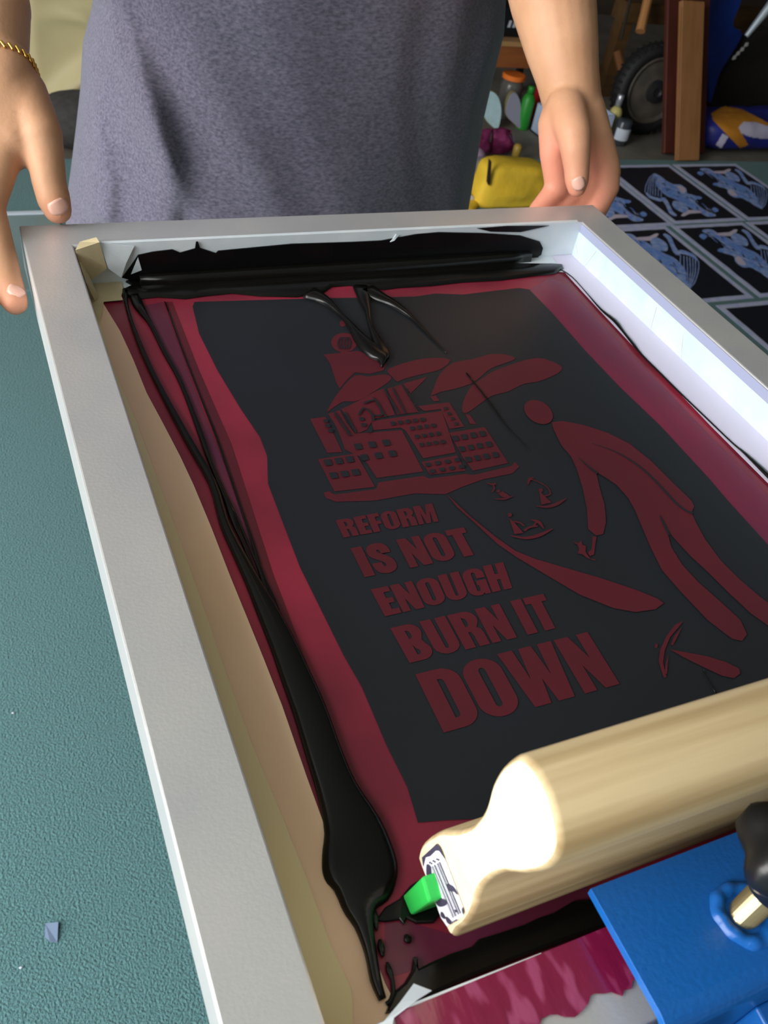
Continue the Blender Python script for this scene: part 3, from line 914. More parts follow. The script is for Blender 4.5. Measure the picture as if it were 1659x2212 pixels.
# ------------------------------------------------------------------ hinge clamp
blue_m = mat('blue_powder_coat', (24, 98, 176), 0.30, spec=0.5, c2=(20, 88, 164), nscale=3, bump=0.35, bscale=420, bdist=0.0006)
steel_m = mat('zinc_steel', (190, 176, 140), 0.28, metal=0.9)
black_m = mat('black_plastic', (24, 24, 26), 0.32, spec=0.5)
darksteel_m = mat('dark_steel', (46, 48, 54), 0.3, metal=0.8)
clamp = empty('hinge_clamp', (0.25, -0.61, 0.76), 'blue metal hinge clamp gripping the near edge of the screen frame', 'clamp')
ZP = ZF + 0.016
bm = bmesh.new()
# side section of the jaw: top plate, rolled bend, back plate
sec = [(-0.5665, ZP)]
for k in range(7):
    t = math.radians(90 - 90 * k / 6)
    sec.append((-0.6105 - 0.008 * math.cos(t), ZP - 0.008 + 0.008 * math.sin(t)))
sec += [(-0.6185, ZF - 0.05)]
inn = [(-0.6145, ZF - 0.05)]
for k in range(7):
    t = math.radians(90 * k / 6)
    inn.append((-0.6105 - 0.004 * math.cos(t), ZP - 0.008 + 0.004 * math.sin(t)))
inn += [(-0.5665, ZP - 0.004)]
prism(bm, [(0.1375, y, z) for y, z in sec + inn], (0.225, 0, 0))
bmesh.ops.recalc_face_normals(bm, faces=bm.faces)
bevel(bm, 0.0009, 2)
obj('jaw_plate', bm, blue_m, clamp)
bm = bmesh.new()
box(bm, (0.1375, -0.6185, ZF - 0.062), (0.3625, -0.56, ZM - 0.0165))
bevel(bm, 0.001, 2)
obj('lower_jaw', bm, blue_m, clamp)
bc = onz(1607, 1975, ZP)
bm = bmesh.new()
lathe(bm, [(0.0, -0.016)] + [(0.0052, -0.0155)] + [q for k in range(26) for q in ((0.0052, -0.0155 + k * 0.0016), (0.0058, -0.0147 + k * 0.0016))] + [(0.0052, 0.0262), (0, 0.0264)], bc, 24)
obj('clamp_bolt', bm, steel_m, clamp)
bm = bmesh.new()
N = 40
for ring, (r, h) in enumerate(((0.0125, 0.0), (0.0115, 0.0016), (0.0095, 0.0026), (0.0078, 0.0018), (0.007, 0.0))):
    pass
rows = []
for r, h in ((0.0128, -0.0002), (0.0118, 0.0020), (0.0098, 0.0028), (0.0080, 0.0018), (0.0068, -0.0002)):
    row = []
    for k in range(N):
        t = 2 * math.pi * k / N
        j = 1 + 0.035 * math.sin(3 * t + 0.6) + 0.02 * math.sin(9 * t + 1)
        row.append(bm.verts.new(bc + Vector((math.cos(t) * r * j, math.sin(t) * r * j, h * (1 + 0.18 * math.sin(9 * t))))))
    rows.append(row)
for a, bb in zip(rows[:-1], rows[1:]):
    for k in range(N):
        bm.faces.new((a[k], a[(k + 1) % N], bb[(k + 1) % N], bb[k]))
tag(obj('weld_bead', bm, blue_m, clamp, smooth=True), 'lumpy blue painted weld around the bolt')
bm = bmesh.new()
kc = bc + Vector((0, 0, 0.024))
rows = []
for r, h, am in ((0.0090, 0, 0), (0.0100, 0.001, 0), (0.0105, 0.010, 0), (0.0125, 0.0125, .3), (0.0180, 0.015, 1), (0.0205, 0.019, 1), (0.0205, 0.028, 1), (0.0180, 0.032, 1), (0.010, 0.034, .4)):
    rows.append([bm.verts.new(kc + Vector((math.cos(2 * math.pi * k / 60), math.sin(2 * math.pi * k / 60), 0)) * r * (1 + 0.10 * am * math.cos(6 * 2 * math.pi * k / 60)) + Vector((0, 0, h))) for k in range(60)])
for a, bb in zip(rows[:-1], rows[1:]):
    for k in range(60):
        bm.faces.new((a[k], a[(k + 1) % 60], bb[(k + 1) % 60], bb[k]))
bm.faces.new(rows[-1])
bm.faces.new(rows[0])
obj('knob', bm, black_m, clamp, smooth=True)
# hinge: dark pin with blue lugs, carried on the bench
bm = bmesh.new()
tube(bm, [(0.145, -0.634, ZF - 0.036), (0.40, -0.634, ZF - 0.036)], 0.011, 24)
obj('hinge_pin', bm, darksteel_m, clamp, smooth=False)
for x0 in (0.190, 0.30):
    bm = bmesh.new()
    prism(bm, [(x0, -0.6185, ZF - 0.012), (x0, -0.648, ZF - 0.016), (x0, -0.660, ZF - 0.06), (x0, -0.6185, ZF - 0.075)], (0.02, 0, 0))
    bmesh.ops.recalc_face_normals(bm, faces=bm.faces)
    bevel(bm, 0.001, 2)
    obj('hinge_lug', bm, blue_m, clamp)
bm = bmesh.new()
box(bm, (0.16, -0.72, 0.760), (0.38, -0.62, 0.766))
for x0 in (0.214, 0.324):
    box(bm, (x0 - 0.004, -0.66, 0.766), (x0 + 0.016, -0.622, ZF - 0.03))
obj('base_plate', bm, darksteel_m, clamp)
bench_m = mat('dark_bench', (44, 42, 42), 0.6, c2=(54, 50, 48), nscale=5)
bench = empty('work_bench', (0.5, -0.9, 0), 'dark work bench carrying the hinge clamp', 'bench')
bm = bmesh.new()
box(bm, (0.14, -1.25, 0.72), (1.1, -0.60, 0.76))
bevel(bm, 0.002, 2)
obj('bench_top', bm, bench_m, bench)
for x, y in ((0.18, -1.2), (1.05, -1.2), (0.18, -0.66), (1.05, -0.66)):
    bm = bmesh.new()
    box(bm, (x - 0.025, y - 0.025, 0), (x + 0.025, y + 0.025, 0.72))
    obj('leg', bm, bench_m, bench)
#INSERT
# ------------------------------------------------------------------ the person
skin_m = mat('skin', (202, 154, 120), 0.5, spec=0.35, c2=(190, 142, 108), nscale=26, detail=4, sss=0.12, bump=0.12, bscale=220)
nail_m = mat('fingernail', (226, 176, 158), 0.3, spec=0.5)
shirt_m = mat('heather_jersey', (112, 107, 124), 0.95, spec=0.1, c2=(76, 74, 88), nscale=420, stretch=(0.45, 1, 1.0), detail=3, bump=0.12, bscale=700, bdist=0.0005, sheen=0.3, lo=0.3, hi=0.7)
jeans_m = mat('dark_denim', (44, 46, 56), 0.9, c2=(54, 56, 68), nscale=120)
shoe_m = mat('black_shoe', (30, 30, 32), 0.6)
gold_m = mat('gold', (226, 176, 84), 0.22, metal=1.0)
hair_m = mat('dark_hair', (48, 34, 26), 0.7)
TX, TY = 0.300, 0.40
per = empty('person', (TX, TY, 0), 'person in a grey heather t-shirt holding the far corners of the screen frame', 'person')
bm = bmesh.new()
# person's right arm and hand (image left), back of the hand up
def chain(pts):
    for a, b in zip(pts[:-1], pts[1:]):
        capsule(bm, a[0], b[0], a[1], b[1])


def o3(px, py, y, r):
    return (ony(px, py, y), r)


def v3(x, y, z, r):
    return (Vector((x, y, z)), r)


wrL = o3(-22, 150, 0.070, 0.026)
chain([v3(0.085, 0.40, 1.42, 0.052), v3(-0.03, 0.36, 1.17, 0.043), o3(-30, 10, 0.115, 0.031), wrL])
chain([wrL, v3(-0.006, 0.058, 0.972, 0.024)])
# back of the hand: four metacarpals
kn = [o3(6, 318, 0.028, 0.0150), v3(-0.026, 0.022, 0.940, 0.0145), v3(-0.046, 0.024, 0.936, 0.0135), v3(-0.063, 0.030, 0.932, 0.0125)]
wl = [v3(0.006, 0.062, 0.985, 0.022), v3(-0.010, 0.060, 0.985, 0.022), v3(-0.022, 0.062, 0.984, 0.020), v3(-0.030, 0.066, 0.982, 0.018)]
for a, b in zip(wl, kn):
    chain([a, b])
chain([o3(30, 215, 0.050, 0.020), o3(28, 300, 0.030, 0.016)])
# index finger down the outer side of the frame, the others beside it
chain([kn[0], v3(-0.0185, 0.004, 0.912, 0.0118), v3(-0.0150, -0.044, 0.884, 0.0106), v3(-0.0125, -0.066, 0.8755, 0.0092)])
chain([kn[1], v3(-0.036, -0.010, 0.910, 0.0115), v3(-0.036, -0.055, 0.880, 0.0105), v3(-0.034, -0.080, 0.872, 0.0090)])
chain([kn[2], v3(-0.057, -0.006, 0.905, 0.0108), v3(-0.057, -0.046, 0.876, 0.0098), v3(-0.055, -0.068, 0.868, 0.0085)])
chain([kn[3], v3(-0.075, 0.006, 0.904, 0.0098), v3(-0.076, -0.026, 0.880, 0.0088), v3(-0.075, -0.044, 0.872, 0.0076)])
# thumb on the corner of the far bar
chain([o3(40, 205, 0.056, 0.021), o3(88, 285, 0.026, 0.0150), o3(97, 330, 0.019, 0.0136), o3(107, 398, 0.0085, 0.0122), o3(116, 430, 0.0030, 0.0122), o3(124, 452, 0.0, 0.0106)])
# web
chain([o3(45, 240, 0.045, 0.018), o3(48, 318, 0.028, 0.0125)])
chain([o3(70, 280, 0.033, 0.014), o3(30, 330, 0.029, 0.0125)])

# person's left arm and hand (image right), palm towards the camera
wrR = o3(1236, 222, 0.072, 0.0275)
chain([v3(0.515, 0.40, 1.42, 0.052), v3(0.50, 0.30, 1.17, 0.046), o3(1195, 0, 0.130, 0.0395), o3(1212, 92, 0.105, 0.0345), o3(1226, 165, 0.085, 0.0295), wrR])
kr = [o3(1311, 355, 0.034, 0.0125), o3(1280, 392, 0.036, 0.0135), o3(1243, 412, 0.036, 0.0135), o3(1206, 408, 0.036, 0.0125)]
wk = [o3(1262, 240, 0.062, 0.020), o3(1246, 245, 0.062, 0.021), o3(1228, 250, 0.062, 0.021), o3(1210, 255, 0.060, 0.019)]
for a, b in zip(wk, kr):
    chain([a, b])
chain([o3(1203, 270, 0.056, 0.018), o3(1196, 330, 0.046, 0.0135), o3(1205, 405, 0.036, 0.0120)])
chain([o3(1240, 300, 0.052, 0.018), o3(1245, 390, 0.040, 0.014)])
chain([o3(1290, 300, 0.046, 0.014), o3(1318, 372, 0.030, 0.0105)])
# fingers bend under the frame
zu = ZM - 0.0105
chain([kr[0], o3(1317, 405, 0.022, 0.0098), v3(0.5225, 0.010, 0.878, 0.0092), v3(0.507, -0.018, zu - 0.001, 0.0088), v3(0.497, -0.040, zu, 0.0080)])
chain([kr[1], v3(0.510, 0.026, 0.880, 0.0100), v3(0.487, -0.014, zu - 0.001, 0.0092), v3(0.478, -0.045, zu, 0.0082)])
chain([kr[2], v3(0.490, 0.027, 0.878, 0.0100), v3(0.466, -0.012, zu - 0.001, 0.0092), v3(0.458, -0.040, zu, 0.0080)])
chain([kr[3], v3(0.468, 0.028, 0.880, 0.0092), v3(0.446, -0.004, zu, 0.0082), v3(0.440, -0.024, zu, 0.0074)])
# thumb hanging free in front of the palm
chain([o3(1222, 235, 0.055, 0.019), o3(1240, 290, 0.026, 0.0158), o3(1243, 322, 0.016, 0.0138), o3(1246, 365, 0.008, 0.0118), o3(1246, 388, 0.003, 0.0112), o3(1246, 404, 0.001, 0.0092)])
# torso, neck, head and legs
for (x, y, z, rx, ry, rz) in ((TX, TY + 0.01, 0.90, 0.165, 0.105, 0.14), (TX, TY, 1.08, 0.155, 0.105, 0.16), (TX, TY, 1.26, 0.165, 0.11, 0.16), (TX, TY + 0.01, 1.40, 0.16, 0.085, 0.08)):
    ball(bm, (x, y, z), rx, ry, rz, 32)
chain([v3(TX - 0.20, TY, 1.43, 0.055), v3(TX, TY, 1.46, 0.060), v3(TX + 0.20, TY, 1.43, 0.055)])
chain([v3(TX, TY, 1.45, 0.060), v3(TX, TY - 0.02, 1.56, 0.054)])
ball(bm, (TX, TY - 0.02, 1.66), 0.074, 0.094, 0.105, 32)
ball(bm, (TX, TY - 0.045, 1.60), 0.056, 0.062, 0.062, 24)
capsule(bm, (TX, TY - 0.108, 1.665), (TX, TY - 0.122, 1.635), 0.010, 0.014)
for sx in (-1, 1):
    ball(bm, (TX + sx * 0.076, TY - 0.01, 1.645), 0.010, 0.020, 0.030, 16)
    ball(bm, (TX + sx * 0.028, TY - 0.102, 1.672), 0.018, 0.010, 0.010, 16)
    chain([v3(TX + sx * 0.09, TY + 0.01, 0.86, 0.070), v3(TX + sx * 0.095, TY, 0.50, 0.056), v3(TX + sx * 0.10, TY + 0.02, 0.10, 0.040)])
capsule(bm, (TX - 0.018, TY - 0.104, 1.592), (TX + 0.018, TY - 0.104, 1.592), 0.008, 0.008)
bm = remesh(bm, 0.0026, 5)
body = obj('body', bm, skin_m, per, smooth=True)
# skin is redder on palms, fingertips and knuckles
fl = body.data.attributes.new('flush', 'FLOAT', 'POINT')
spots = [(o3(1200, 340, 0.04, 0)[0], 0.032, 1.0), (o3(1206, 420, 0.03, 0)[0], 0.03, 1.0), (o3(1300, 440, 0.02, 0)[0], 0.028, 0.75), (o3(1246, 420, 0.0, 0)[0], 0.012, 0.5),
         (o3(1265, 360, 0.03, 0)[0], 0.022, 0.8), (o3(124, 462, 0.0, 0)[0], 0.013, 0.8), (Vector((-0.0125, -0.07, 0.875)), 0.014, 0.7), (o3(40, 345, 0.03, 0)[0], 0.013, 0.7), (Vector((0.47, 0.0, 0.87)), 0.04, 1.0)]
offv = Vector((TX, TY, 0))
for i_, v_ in enumerate(body.data.vertices):
    p_ = v_.co + offv
    fl.data[i_].value = min(1.0, sum(a_ * math.exp(-(p_ - c_).length_squared / (r_ * r_)) for c_, r_, a_ in spots)) if p_.y < 0.2 else 0.0
nt = skin_m.node_tree
at = nt.nodes.new('ShaderNodeAttribute')
at.attribute_name = 'flush'
mx = nt.nodes.new('ShaderNodeMix')
mx.data_type = 'RGBA'
bs_ = nt.nodes['Principled BSDF']
src = bs_.inputs['Base Color'].links[0].from_socket
nt.links.new(at.outputs['Fac'], mx.inputs['Factor'])
nt.links.new(src, mx.inputs['A'])
mx.inputs['B'].default_value = lin((216, 143, 118)) + [1]
nt.links.new(mx.outputs['Result'], bs_.inputs['Base Color'])

# nails
def nail(c, n, t, w, l, name):
    c, n, t = Vector(c), Vector(n).normalized(), Vector(t).normalized()
    t = (t - n * t.dot(n)).normalized()
    s = t.cross(n)
    bm = bmesh.new()
    rows = []
    for i in range(7):
        v = -1 + 2 * i / 6
        hw = w * (1 - 0.22 * abs(v) ** 3)
        rows.append([bm.verts.new(c + t * l * v * (1 - 0.18 * (k / 3 - 1) ** 2) + s * hw * (k / 3 - 1) + n * (0.0010 - 0.0024 * (k / 3 - 1) ** 2 - 0.0006 * v * v)) for k in range(7)])
    for a, b in zip(rows[:-1], rows[1:]):
        for k in range(6):
            bm.faces.new((a[k], a[k + 1], b[k + 1], b[k]))
    ob = obj(name, bm, nail_m, per, smooth=True)
    md = ob.modifiers.new('t', 'SOLIDIFY')
    md.thickness = 0.0008
    return ob


def surf(px, py):
    """first skin point along a ray, and its normal"""
    d = Vector(ray(px, py)).normalized()
    off = Vector((TX, TY, 0))
    ok, loc, nor, idx = body.ray_cast(Vector(CAM) - off, d)
    return loc + off, nor, ok


body.data.update()
for nm, pc, pt, w, l in (('thumbnail', (127, 447), (137, 466), 0.0074, 0.0056), ('thumbnail', (1250, 397), (1255, 412), 0.0062, 0.0062), ('fingernail', (36, 627), (45, 650), 0.0056, 0.0058)):
    loc, nor, ok = surf(*pc)
    if ok:
        l2 = ony(pt[0], pt[1], loc.y)
        nail(loc + nor * 0.0001, nor, l2 - loc, w, l, nm)

# bracelet: rope links round the right wrist
bm = bmesh.new()
A = Vector(ony(-22, 150, 0.070))
axw = (Vector((-0.006, 0.058, 0.972)) - Vector(ony(-30, 10, 0.115))).normalized()
u = axw.orthogonal().normalized()
v = axw.cross(u)
offp = Vector((TX, TY, 0))
ringp = []
for k in range(40):
    t = 2 * math.pi * k / 40
    dr = u * math.cos(t) + v * math.sin(t)
    ok, loc, nor, idx = body.ray_cast(A - offp + dr * 0.2, -dr)
    p = (loc + offp + dr * 0.0011) if ok else A + dr * 0.03
    ringp.append((p, dr))
for k in range(40):
    p, dr = ringp[k]
    q, _ = ringp[(k + 1) % 40]
    t = (q - p).normalized()
    s = t.cross(dr)
    d = (t * 0.55 + s * 0.85).normalized()
    capsule(bm, p - d * 0.0020, p + d * 0.0020, 0.0012, 0.0012, 8)
br = obj('bracelet', bm, gold_m, per, smooth=True)
tag(br, 'gold rope chain bracelet')

# t-shirt: a loft from hem to collar with hanging folds
folds = []


def fold(pts, amp, w1, w2):
    folds.append(([(ony(x, y, 0.26).x, ony(x, y, 0.26).z) for x, y in pts], amp, w1, w2))


fold([(300, 150), (318, 230), (358, 310), (402, 400), (440, 480), (470, 560)], 0.030, 0.070, 0.016)
fold([(232, -20), (258, 90), (296, 190), (322, 290), (338, 380), (346, 460), (350, 540)], 0.034, 0.015, 0.050)
fold([(215, 0), (200, 120), (197, 200), (203, 280), (218, 340), (228, 400), (226, 480)], 0.030, 0.012, 0.016)
fold([(380, -20), (430, 110), (500, 250), (580, 400), (620, 480)], 0.016, 0.050, 0.026)
fold([(540, -20), (600, 120), (660, 260), (720, 420), (740, 500)], 0.012, 0.05, 0.03)
fold([(820, -20), (800, 160), (820, 320), (850, 470)], 0.008, 0.02, 0.05)
fold([(960, -20), (930, 160), (930, 320), (950, 470)], 0.009, 0.02, 0.04)
fold([(1050, 60), (1000, 220), (985, 360), (980, 470)], 0.008, 0.02, 0.02)


def seg_d(p, poly):
    best = (9, 0)
    for (x0, z0), (x1, z1) in zip(poly[:-1], poly[1:]):
        dx, dz = x1 - x0, z1 - z0
        t = max(0, min(1, ((p[0] - x0) * dx + (p[1] - z0) * dz) / (dx * dx + dz * dz)))
        ex, ez = p[0] - x0 - dx * t, p[1] - z0 - dz * t
        d = math.hypot(ex, ez)
        sgn = 1 if ex * (-dz) + ez * dx > 0 else -1
        if d < best[0]:
            best = (d, sgn)
    return best


YS = 0.36
edL = [(z.z, z.x) for z in (ony(x, y, YS) for x, y in ((150, 520), (152, 470), (160, 400), (172, 300), (180, 230), (186, 130), (205, 60), (214, 0)))]
edR = [(z.z, z.x) for z in (ony(x, y, YS) for x, y in ((990, 520), (1000, 450), (1008, 400), (1024, 300), (1036, 220), (1058, 120), (1072, 60), (1086, 0)))]


def interp(tab, z):
    tab = sorted(tab)
    if z <= tab[0][0]:
        return tab[0][1]
    for (z0, v0), (z1, v1) in zip(tab[:-1], tab[1:]):
        if z <= z1:
            return v0 + (v1 - v0) * (z - z0) / (z1 - z0)
    return tab[-1][1]


bm = bmesh.new()
rows = []
NZ, NA = 110, 200
for i in range(NZ + 1):
    z = 0.70 + (1.475 - 0.70) * i / NZ
    zz = min(z, 0.955)
    xl, xr = interp(edL, zz), interp(edR, zz)
    if z > 0.955:
        k = min(1, (z - 0.955) / 0.3)
        xl = xl * (1 - k) + (TX - 0.215) * k
        xr = xr * (1 - k) + (TX + 0.215) * k
    ax_ = (xr - xl) / 2
    cxx = (xl + xr) / 2
    ay = 0.172 if z < 1.2 else 0.172 - 0.03 * (z - 1.2) / 0.275
    if z > 1.38:
        k = (z - 1.38) / 0.095
        ax_ = ax_ * (1 - k ** 1.6) + 0.075 * k ** 1.6
        ay = ay * (1 - k ** 2) + 0.070 * k ** 2
        cxx = cxx * (1 - k) + TX * k
    row = []
    for j in range(NA):
        t = 2 * math.pi * j / NA
        c, s_ = math.cos(t), math.sin(t)
        ex = 2 / 2.05
        px_ = cxx + ax_ * math.copysign(abs(c) ** ex, c)
        py_ = TY - 0.02 + ay * math.copysign(abs(s_) ** ex, s_)
        dsp = 0.0
        if s_ < 0.25 and z < 1.3:
            front = min(1, max(0, (0.25 - s_) / 0.5))
            for poly, amp, w1, w2 in folds:
                d, sg = seg_d((px_, z), poly)
                w = w1 if sg > 0 else w2
                dsp += amp * front * math.exp(-(d / w) ** 2 * 0.7)
        dsp += -s_ * 0.004 * noise.noise(Vector((px_ * 9, py_ * 9, z * 5)))
        row.append(bm.verts.new((px_, py_ - dsp, z)))
    rows.append(row)
for a, b in zip(rows[:-1], rows[1:]):
    for j in range(NA):
        bm.faces.new((a[j], a[(j + 1) % NA], b[(j + 1) % NA], b[j]))
# sleeves
for sx, el in ((-1, Vector((-0.03, 0.36, 1.17))), (1, Vector((0.50, 0.30, 1.17)))):
    a = Vector((TX + sx * 0.185, TY, 1.405))
    e = a.lerp(el, 0.72)
    prev = None
    for k in range(13):
        p = a.lerp(e, k / 12)
        d = (e - a).normalized()
        u = d.orthogonal().normalized()
        v = d.cross(u)
        r = 0.074 - 0.006 * k / 12 + 0.002 * math.sin(k * 1.7)
        row = [bm.verts.new(p + (u * math.cos(2 * math.pi * q / 32) + v * math.sin(2 * math.pi * q / 32)) * r) for q in range(32)]
        if prev:
            for q in range(32):
                bm.faces.new((prev[q], prev[(q + 1) % 32], row[(q + 1) % 32], row[q]))
        prev = row
sh = obj('t_shirt', bm, shirt_m, per, smooth=True)
md = sh.modifiers.new('t', 'SOLIDIFY')
md.thickness = 0.0015
# trousers, shoes, hair
for sx in (-1, 1):
    bm = bmesh.new()
    lathe(bm, [(0.080, 0.86), (0.086, 0.78), (0.092, 0.62), (0.078, 0.48), (0.070, 0.30), (0.066, 0.12), (0.066, 0.075), (0.060, 0.075), (0.062, 0.30)], (TX + sx * 0.094, TY + 0.012, 0), 36)
    obj('trouser_leg', bm, jeans_m, per, smooth=True)
    bm = bmesh.new()
    cxs = TX + sx * 0.10
    ball(bm, (cxs, TY + 0.035, 0.052), 0.044, 0.062, 0.052, 24)
    ball(bm, (cxs, TY - 0.07, 0.040), 0.048, 0.125, 0.040, 24)
    bm = remesh(bm, 0.006, 6)
    for v_ in bm.verts:
        v_.co.z = max(v_.co.z, 0.001)
    obj('shoe', bm, shoe_m, per, smooth=True)
bm = bmesh.new()
ball(bm, (TX, TY - 0.006, 1.680), 0.084, 0.102, 0.100, 32)
bmesh.ops.delete(bm, geom=[v_ for v_ in bm.verts if v_.co.z < 1.64 + max(0, (TY - v_.co.y) * 0.75)], context='VERTS')
hr = obj('hair', bm, hair_m, per, smooth=True)
md = hr.modifiers.new('t', 'SOLIDIFY')
md.thickness = 0.008
#INSERT2
# ------------------------------------------------------------------ prints drying on the carpet
paper_m = mat('white_print_paper', (214, 216, 246), 0.8, c2=(180, 192, 244), nscale=26, lo=0.45, hi=0.75)
panel_m = mat('black_print_ink', (26, 28, 40), 0.6)
pale_m = mat('pale_blue_ink', (186, 200, 244), 0.7, c2=(120, 160, 236), nscale=45)
mid_m = mat('mid_blue_ink', (104, 152, 236), 0.7, c2=(150, 180, 244), nscale=60)
rose_m = mat('pale_rose_ink', (226, 212, 232), 0.7)
PAW, PAL = 0.330, 0.4826
cA = lambda X, Y: onz(1280 + X / 4.377, 330 + Y / 4.377, 0.0)
A0 = Vector((2.2345, 1.5290 + 0.097, 0))


def uv(X, Y):
    p = cA(X, Y)
    return ((p.x - A0.x - 0.005) / PAW, (p.y - A0.y) / PAL)


def U(pts, n=0):
    q = [uv(*p) for p in pts]
    if n:
        q = [(p[0], p[1]) for p in smooth_poly([(a, b, 0) for a, b in q], n)]
    return q


ART = [(0, U([(620, 240), (690, 265), (760, 300), (830, 305), (885, 345), (895, 385), (960, 405), (1012, 428), (970, 465), (1040, 530), (1120, 568), (1165, 590), (1150, 606), (1080, 606), (1010, 566), (930, 530), (850, 480), (770, 440), (700, 410), (640, 360), (600, 300)], 3)),
       (1, U([(650, 330), (760, 352), (860, 420), (960, 485), (1070, 560), (1000, 552), (900, 500), (800, 450), (700, 402)], 3)),
       (1, U([(660, 270), (740, 300), (800, 340), (760, 345), (690, 310)], 3)),
       (2, U([(800, 318), (860, 328), (884, 368), (850, 385), (815, 350)], 3)),
       (0, U([(650, 425), (700, 445), (730, 500), (760, 560), (797, 592), (780, 606), (735, 585), (715, 560), (690, 500), (655, 450)], 2)),
       (2, U([(835, 602), (862, 568), (905, 545), (1012, 553), (1022, 574), (920, 580), (872, 604)], 2)),
       (0, U([(765, 460), (850, 478), (905, 530), (870, 572), (800, 548), (755, 505)], 3)),
       (1, U([(970, 425), (1000, 415), (1034, 430), (1010, 446), (978, 442)], 3)),
       (1, U([(1120, 545), (1150, 520), (1190, 545), (1175, 565), (1140, 566)], 3)),
       (0, U([(498, 378), (560, 415), (640, 436), (690, 430), (650, 466), (590, 455), (525, 425)], 3)),
       (0, U([(575, 198), (632, 222), (690, 268), (640, 300), (600, 240)], 2))]
DET = []
for k in range(46):
    f = random.random()
    bx, by = 640 + 480 * f, 300 + 270 * f + random.uniform(-70, 70) * (1 - abs(2 * f - 1) * 0.6)
    ln = random.uniform(25, 60)
    a_ = random.uniform(0.2, 0.9)
    DET.append((random.choice((0, 0, 1, 1, 3, 3, 2)), [uv(bx, by), uv(bx + ln * .5 * math.cos(a_), by + ln * .5 * math.sin(a_) + random.uniform(-8, 8)), uv(bx + ln * math.cos(a_), by + ln * math.sin(a_))], random.uniform(0.0014, 0.0034)))
RIBS = [[uv(580, 205), uv(540, 240), uv(503, 318), uv(495, 380)], [uv(583, 205), uv(535, 290), uv(520, 392)], [uv(588, 208), uv(552, 300), uv(543, 402)], [uv(594, 212), uv(572, 300), uv(568, 410)], [uv(600, 216), uv(594, 310), uv(592, 415)], [uv(608, 222), uv(620, 320), uv(618, 420)], [uv(616, 226), uv(650, 330), uv(645, 425)]]


def print_sheet(x0, y0, flip, rot, label):
    """lower left corner, 13 x 19 inch sheet"""
    rt = empty('art_print', (x0 + PAW / 2, y0 + PAL / 2, 0), label, 'print', 'black and blue prints drying on the carpet')
    c, s_ = math.cos(rot), math.sin(rot)

    def T(u, v, z):
        if flip:
            u, v = 1 - u, 1 - v
        dx, dy = (u - 0.5) * PAW, (v - 0.5) * PAL
        return Vector((x0 + PAW / 2 + dx * c - dy * s_, y0 + PAL / 2 + dx * s_ + dy * c, z))
    bm = bmesh.new()
    prism(bm, [T(0, 0, 0.0003), T(1, 0, 0.0003), T(1, 1, 0.0003), T(0, 1, 0.0003)], (0, 0, 0.0007))
    sheet = obj('paper_sheet', bm, paper_m, rt)
    bm = bmesh.new()
    mu, mv = 0.062, 0.045
    ed = []
    for (ua, va), (ub, vb) in (((mu, mv), (1 - mu, mv)), ((1 - mu, mv), (1 - mu, 1 - mv)), ((1 - mu, 1 - mv), (mu, 1 - mv)), ((mu, 1 - mv), (mu, mv))):
        for k in range(8):
            ed.append(T(ua + (ub - ua) * k / 8 + random.uniform(-.004, .004), va + (vb - va) * k / 8 + random.uniform(-.003, .003), 0.0013))
    flat(bm, [ed])
    pn = obj('printed_panel', bm, panel_m, sheet)
    bm = bmesh.new()
    for i, (mi, q) in enumerate(ART):
        flat(bm, [[T(a, b, 0.0016 + 0.0001 * i) for a, b in q]], mi)
    for r in RIBS:
        flat(bm, [stroke_poly([T(a, b, 0.0030) for a, b in r], 0.0016, 4)], 0)
    for i, (mi, q, w_) in enumerate(DET):
        flat(bm, [stroke_poly([T(a, b, 0.0032 + i * 2e-5) for a, b in q], [w_ * .4, w_, w_ * .3], 4)], mi)
    obj('printed_drawing', bm, [pale_m, mid_m, rose_m, panel_m], sheet)


Y1 = A0.y
print_sheet(2.239, Y1, False, 0.0, 'print in front of the tan plank, its drawn fan towards the wall')
print_sheet(2.583, Y1 - 0.002, True, -0.01, 'print at the right end of the back row, fan towards the camera')
print_sheet(1.902, Y1 - 0.010, False, 0.0, 'back row print half hidden behind the hand on the right')
print_sheet(1.858, 1.131, True, 0.0, 'second row print cut off by the right bar of the screen frame')
print_sheet(2.212, 1.131, True, 0.0, 'second row black and blue print with its whole width in view')
print_sheet(2.556, 1.131, True, 0.0, 'second row print at the right edge, only a black corner in view')
print_sheet(2.015, 0.628, False, 0.0, 'nearest row print, its drawn fan just beside the screen frame')
print_sheet(2.362, 0.632, False, 0.0, 'nearest row print at the right edge of the photo')

# ------------------------------------------------------------------ things along the back, right of the person
def upright(px, py, ptop):
    """base point on the floor under a pixel, and the height that reaches pixel row ptop"""
    b = onz(px, py, 0.0)
    lo, hi = 0.0, 2.0
    for _ in range(40):
        m = (lo + hi) / 2
        q = ROT @ (np.array([b.x, b.y, m]) - CAM)
        if 1106 + FPX * q[1] / q[2] > ptop:
            lo = m
        else:
            hi = m
    return b, lo


def plain(name, c, **k):
    return mat(name, c, **k)


